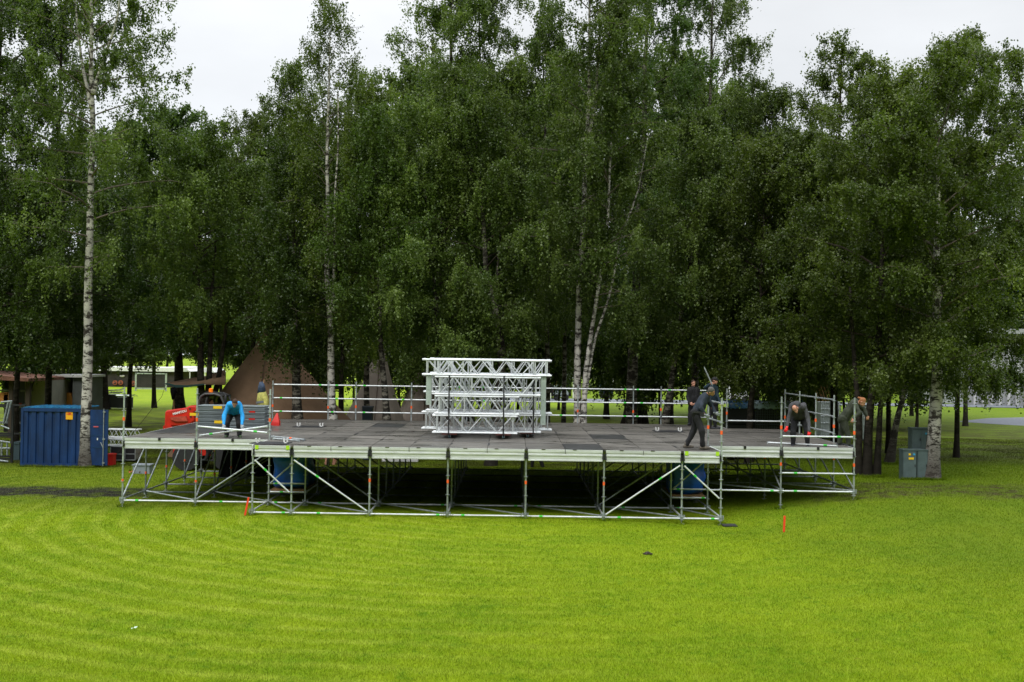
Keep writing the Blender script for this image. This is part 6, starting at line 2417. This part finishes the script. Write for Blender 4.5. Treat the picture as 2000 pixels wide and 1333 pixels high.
# white truck box / cabins
x0_, x1_ = P(48, 790, 58).x, P(97, 790, 58).x
r_ = thing("box_trailer", "off white box trailer standing behind the blue container", "trailer", ((x0_ + x1_) / 2, 58, 0))
MB().box(x0_, x1_, 58, 62, 0.7, P(70, 742, 58).z).build("box", mat("offwhite_panel", (0.36, 0.35, 0.31), 0.6, nscale=1.5, namt=0.12), r_)
MB().tube([P(66, 745, 57.8), P(50, 788, 57.8)], 0.05, 6).build("strut", dark_metal, r_)
for x in (x0_ + .6, x1_ - .5):
    MB().tube([(x, 58.1, 0.4), (x, 58.5, 0.4)], 0.4, 14).build("wheel", dark_rubber, r_)
x0_, x1_ = P(98, 790, 60).x, P(160, 790, 60).x
r_ = thing("site_cabin", "grey open fronted site cabin with a white roof line behind the container", "cabin", ((x0_ + x1_) / 2, 60, 0))
zt2 = P(120, 737, 60).z
MB().box(x0_, x0_ + .7, 60, 63, 0, zt2).build("wall", mat("cabin_grey", (0.10, 0.11, 0.11), 0.6, nscale=1.5, namt=0.2), r_)
MB().box(x1_ - .5, x1_, 60, 63, 0, zt2).build("wall", mat("cabin_grey", (0.10, 0.11, 0.11), 0.6), r_)
MB().box(x0_ + .7, x1_ - .5, 62.8, 62.9, 0, zt2).build("back_wall", mat("cabin_brown", (0.07, 0.06, 0.045), 0.8), r_)
MB().box(x0_ - .1, x1_ + .1, 59.8, 63.1, zt2, zt2 + 0.12).build("roof", white_paint, r_)
w = P(124, 778, 60)
mb = MB()
mb.prism([(w.x - .45, w.z - .5), (w.x + .5, w.z - .5), (w.x + .3, w.z + .25), (w.x - .1, w.z + .3)][::-1], 60.2, 60.8)
single(mb, "sack", cols[0], "orange brown sack leaning inside the grey site cabin", "sack", (w.x, 60.5, w.z - .5))
# dark gear heap behind the thick trunk
for i, (qx, qy, w_, h_, D, lb) in enumerate([(176, 785, .6, .3, 80, "low black equipment case just right of the white birch"), (226, 777, .75, .22, 84, "black equipment case beside the thick trunk behind the container"),
                                            (241, 782, .45, .2, 83.5, "lower black equipment case right of the thick trunk")]):
    w = P(qx, qy, D)
    zb_ = gz(w.x, D)
    r_ = thing("equipment_case", lb, "case", (w.x, D, zb_), "black equipment cases")
    MB().box(w.x - w_, w.x + w_, D, D + .8, zb_ + 0.1, w.z + h_).build("box", black, r_)
    mb = MB()
    for zz_ in (zb_ + .1, w.z + h_ - .02):
        mb.box(w.x - w_ - .01, w.x + w_ + .01, D - .012, D + .81, zz_, zz_ + .03)
    mb.build("metal_edge", galv, r_)
    if i:
        mb = MB()
        for k in range(5):
            a_ = Vector((w.x - w_ + .2 * k, D + .2, w.z + h_ + .03))
            mb.tube([a_, a_ + Vector((.35, .1, .18)), a_ + Vector((.6, 0, .05))], .025, 5)
        tag(mb.build("cable_heap", galv_old, r_), kind='stuff')
# white frame pieces by the rail at upper left
w0, w1 = P(212, 763, 84.3), P(236, 762, 84.3)
mb = MB().tube([w0, w1], .05, 6).tube([w1, P(244, 757, 84.3)], .05, 6).tube([P(214, 767, 84.3), P(238, 766, 84.3)], .04, 6)
single(mb, "frame_bundle", white_paint, "bundle of pale frame tubes on top of the cases right of the thick trunk", "tubes", w0)
# spare trusses on the ground behind the container
for k, (y0_, y1_, lb) in enumerate(((838, 856, "upper silver truss lying behind the container door"), (857, 872, "lower silver truss lying behind the container door"))):
    D = 46.5
    a, b_ = P(205, y1_, D), P(270 - 12 * k, y0_, D)
    xA, xB = a.x, b_.x
    z0 = a.z
    h_ = P(210, y0_, D).z - z0
    r_ = thing("truss", lb, "truss", ((xA + xB) / 2, D, z0), "spare trusses by the container")
    for yy_ in (D, D + .45):
        for zz_ in (z0 + .025, z0 + h_ - .025):
            MB().tube([(xA, yy_, zz_), (xB, yy_, zz_)], .025, 8).build("chord", alu, r_)
        mb = MB()
        n = 7
        for i in range(n):
            p_, q_ = xA + (xB - xA) * i / n, xA + (xB - xA) * (i + 1) / n
            mb.tube([(p_, yy_, z0 + .025 if i % 2 else z0 + h_ - .025), (q_, yy_, z0 + h_ - .025 if i % 2 else z0 + .025)], .013, 6)
        mb.build("lattice", alu, r_)
# flight cases
for k, (p0x, p1x, D, lb) in enumerate(((216, 243, 46.0, "black flight case with silver edges below the spare trusses"), (245, 264, 46.1, "second black flight case, under the left end of the stage"))):
    a, b_ = P(p0x, 873, D), P(p1x, 904, D)
    zb_ = gz(a.x, D)
    zt2 = P(p0x, 872, D).z
    r_ = thing("flight_case", lb, "flight case", ((a.x + b_.x) / 2, D, zb_), "flight cases by the container")
    MB().box(a.x, b_.x, D, D + .7, zb_ + .08, zt2 - .005).build("box", black, r_)
    mb = MB()
    for zz_ in (zb_ + .08, (zb_ + zt2) / 2, zt2 - .03):
        mb.box(a.x - .01, b_.x + .01, D - .012, D + .71, zz_, zz_ + .03)
    for xx_ in (a.x - .012, b_.x - .02):
        mb.box(xx_, xx_ + .03, D - .015, D + .715, zb_ + .08, zt2)
    mb.build("metal_edge", galv, r_)
    mb = MB()
    for xx_ in (a.x + .08, b_.x - .08):
        mb.tube([(xx_ - .02, D + .1, zb_ + .04), (xx_ + .02, D + .1, zb_ + .04)], .04, 8)
    mb.build("castor", dark_rubber, r_)
a, b_ = P(208, 887, 44.6), P(219.5, 909, 44.6)
mb = MB().box(a.x, b_.x, 44.6, 45.0, gz(a.x, 44.6), a.z - .06).box(a.x - .02, b_.x + .02, 44.58, 45.02, a.z - .06, a.z)
single(mb, "box", red_plastic, "red plastic box on the grass right of the open container door", "box", (a.x, 44.6, gz(a.x, 44.6)))
a, b_ = P(258, 901, 41.6), P(294, 916, 41.6)
zg = gz(a.x, 41.6)
r_ = thing("storage_bin", "light grey storage bin with a lid on the grass behind the left wing", "bin", ((a.x + b_.x) / 2, 41.6, zg))
MB().obox(((a.x + b_.x) / 2, 41.8, zg + .15), (.30, 0, 0), (0, .22, 0), (0, 0, .15)).build("tub", grey_plastic, r_)
MB().obox(((a.x + b_.x) / 2, 41.8, zg + .315), (.335, 0, 0), (0, .25, 0), (0, 0, .02)).build("lid", grey_plastic, r_)
# small heap of orange litter leaves
a = GZ(266, 925, gz(-13, 40))
mb = MB()
for i in range(40):
    c = Vector((a.x + random.gauss(0, .14), a.y + random.gauss(0, .14), gz(a.x, a.y) + abs(random.gauss(0, .05)) + .02))
    d1 = Vector((random.gauss(0, 1), random.gauss(0, 1), random.gauss(0, 1))).normalized() * .05
    d2 = d1.orthogonal().normalized() * .035
    mb.add([c - d1, c + d2, c + d1, c - d2], [(0, 1, 2, 3)])
single(mb, "leaf_heap", mat("orange_brown_heap", (0.35, 0.12, 0.03), 0.9), "small orange brown heap on the grass in front of the light grey bin", "heap", (a.x, a.y, 0))
# frames and ladders at the far left
r_ = thing("steel_cage", "black steel stillage with grey frames in it at the lower left edge", "cage", (P(5, 905, 45).x, 45, gz(-19, 45)))
xl_, xr_ = P(-30, 900, 45).x, P(23, 900, 45).x
zb_, zt2 = gz(-19, 45), P(10, 792, 45).z
mb = MB()
for x in (xl_, xr_):
    for y in (45, 46.1):
        mb.box(x - .04, x + .04, y - .04, y + .04, zb_, zt2)
for z in (zb_ + .15, P(10, 851, 45).z, zt2 - .04):
    for y in (45, 46.1):
        mb.box(xl_, xr_, y - .03, y + .03, z - .035, z + .035)
mb.build("frame", dark_metal, r_)
mb = MB()
for (ax_, ay_, bx2, by2) in ((2, 786, 24, 784), (22, 784, 12, 826), (2, 832, 18, 838), (16, 786, 6, 828), (0, 862, 20, 865), (3, 865, 3, 890), (14, 865, 14, 890), (0, 876, 20, 876), (0, 900, 16, 902)):
    mb.tube([P(ax_, ay_, 44.8), P(bx2, by2, 44.8)], .035, 6)
    if ax_ == 16:
        mb.build("leaning_frame", galv_old, r_)
        mb = MB()
mb.build("leaning_frame", galv_old, r_)
mb = MB().box(P(25, 870, 46).x, P(38, 870, 46).x, 46, 46.8, gz(-18, 46), P(30, 868, 46).z)
mb.box(P(25, 870, 46).x - .02, P(38, 870, 46).x, 45.98, 46.82, P(30, 868, 46).z, P(30, 864, 46).z)
single(mb, "case", mat("teal_grey_case", (0.04, 0.07, 0.08), 0.6), "dark teal case between the steel cage and the blue container", "case", (P(31, 870, 46).x, 46, gz(-18, 46)))
# black bin behind the back rail
a, b_ = P(704, 794, 47), P(729, 826, 47)
zg = gz(a.x, 47)
mb = MB()
cxb = (a.x + b_.x) / 2
mb.tube([(cxb, 47.3, zg), (cxb, 47.3, zg + .9), (cxb, 47.3, a.z - .05)], [.22, .27, .29], 4)
mb.tube([(cxb, 47.3, a.z - .05), (cxb, 47.3, a.z)], [.32, .30], 4)
single(mb, "bin", mat("dark_slate_bin", (0.02, 0.03, 0.045), 0.5), "dark slate coloured bin behind the back rail, left of the speckled slender birch", "bin", (cxb, 47.3, zg))
# stacked black cases seen below the left wing
for k, (p0x, p1x, lb) in enumerate(((338, 396, "long black case on the ground seen below the left wing deck"), (430, 452, "shorter black case on the ground below the left wing deck, beside the black drape"))):
    D = 45.2
    a, b_ = P(p0x, 880, D), P(p1x, 892, D)
    zg = gz(a.x, D)
    mb = MB().box(a.x, b_.x, D, D + .7, zg, zg + .55).box(a.x - .01, b_.x + .01, D - .01, D + .71, zg + .55, zg + .60)
    single(mb, "equipment_case", black, lb, "case", ((a.x + b_.x) / 2, D, zg))
# white slatted crates seen beneath the deck
D = 46.5
a, b_ = P(746, 893, D), P(816, 910, D)
zg = gz(a.x, D)
r_ = thing("crate_stack", "stack of white slatted crates on the grass seen below the deck, left of the middle", "crates", ((a.x + b_.x) / 2, D, zg))
for k in range(4):
    MB().box(a.x, b_.x, D, D + .8, zg + .02 + k * .17, zg + .15 + k * .17).build("crate", white_paint, r_)

# ------------------------------------------------------------------ SMALL THINGS ON THE LAWN
def stake(label, pb, pt, D):
    b0 = P(pb[0], pb[1], D)
    t0 = P(pt[0], pt[1], D)
    zg = gz(b0.x, D)
    d = (t0 - b0)
    u = d.normalized()
    s_ = Vector((0, 1, 0)).cross(u).normalized()
    mb = MB().obox((b0 + t0) / 2, s_ * .024, Vector((0, .016, 0)), u * (d.length / 2))
    mb.obox(b0 - u * .03, s_ * .014, Vector((0, .010, 0)), u * .05)
    single(mb, "survey_stake", stake_paint, label, "stake", b0, "orange survey stakes")


stake("orange red wooden stake leaning beside the front left corner of the stage", (478.5, 1007), (485.5, 972), 30.4)
g_ = GZ(1531, 1039, gz(7, 28.2))
stake("short upright orange red stake on the open lawn in front of the right wing", (1531, 1039), (1532.5, 1008), g_.y)
# earth clod
c = GZ(1263, 1083, 0.0)
mb = MB()
for i in range(14):
    mb.ell((c.x + random.gauss(0, .05), c.y + random.gauss(0, .05), gz(c.x, c.y) + random.uniform(.0, .035)), random.uniform(.02, .05), random.uniform(.02, .05), random.uniform(.015, .035), n=7, m=5)
single(mb, "clod", mat("dark_earth", (0.035, 0.026, 0.018), 0.95, nscale=20, namt=0.4), "dark clod of earth lying on the lawn right of centre", "clod", (c.x, c.y, 0))
# pale bits of paper on the grass
c = GZ(262, 1226, 0.02)
mb = MB()
zc = gz(c.x, c.y) + 0.045
mb.add([(c.x - .01, c.y, zc), (c.x + .035, c.y - .02, zc + .005), (c.x + .045, c.y + .03, zc + .02), (c.x - .005, c.y + .03, zc + .015)], [(0, 1, 2, 3)])
mb.add([(c.x - .035, c.y - .04, zc), (c.x - .015, c.y - .06, zc), (c.x - .01, c.y - .035, zc + .01), (c.x - .03, c.y - .02, zc + .01)], [(0, 1, 2, 3)])
o = single(mb, "litter", mat("pale_paper", (0.40, 0.50, 0.38), 0.7), "small crumpled piece of pale litter on the grass at lower left", "litter", (c.x, c.y, 0))
sd = o.modifiers.new("s", 'SOLIDIFY')
sd.thickness = 0.004
# rubber mats under the right corner feet
for (qx, qy, lb) in ((1423, 1028, "black rubber mat beside the front right foot of the stage"),):
    c = GZ(qx, qy, gz(5.8, 30.4))
    mb = MB().box(c.x - .17, c.x + .2, c.y - .2, c.y + .2, gz(c.x, c.y) + .012, gz(c.x, c.y) + .04)
    single(mb, "rubber_mat", dark_rubber, lb, "mat", (c.x, c.y, gz(c.x, c.y)))
bpy.data.scenes.remove(TMP)
#@@END
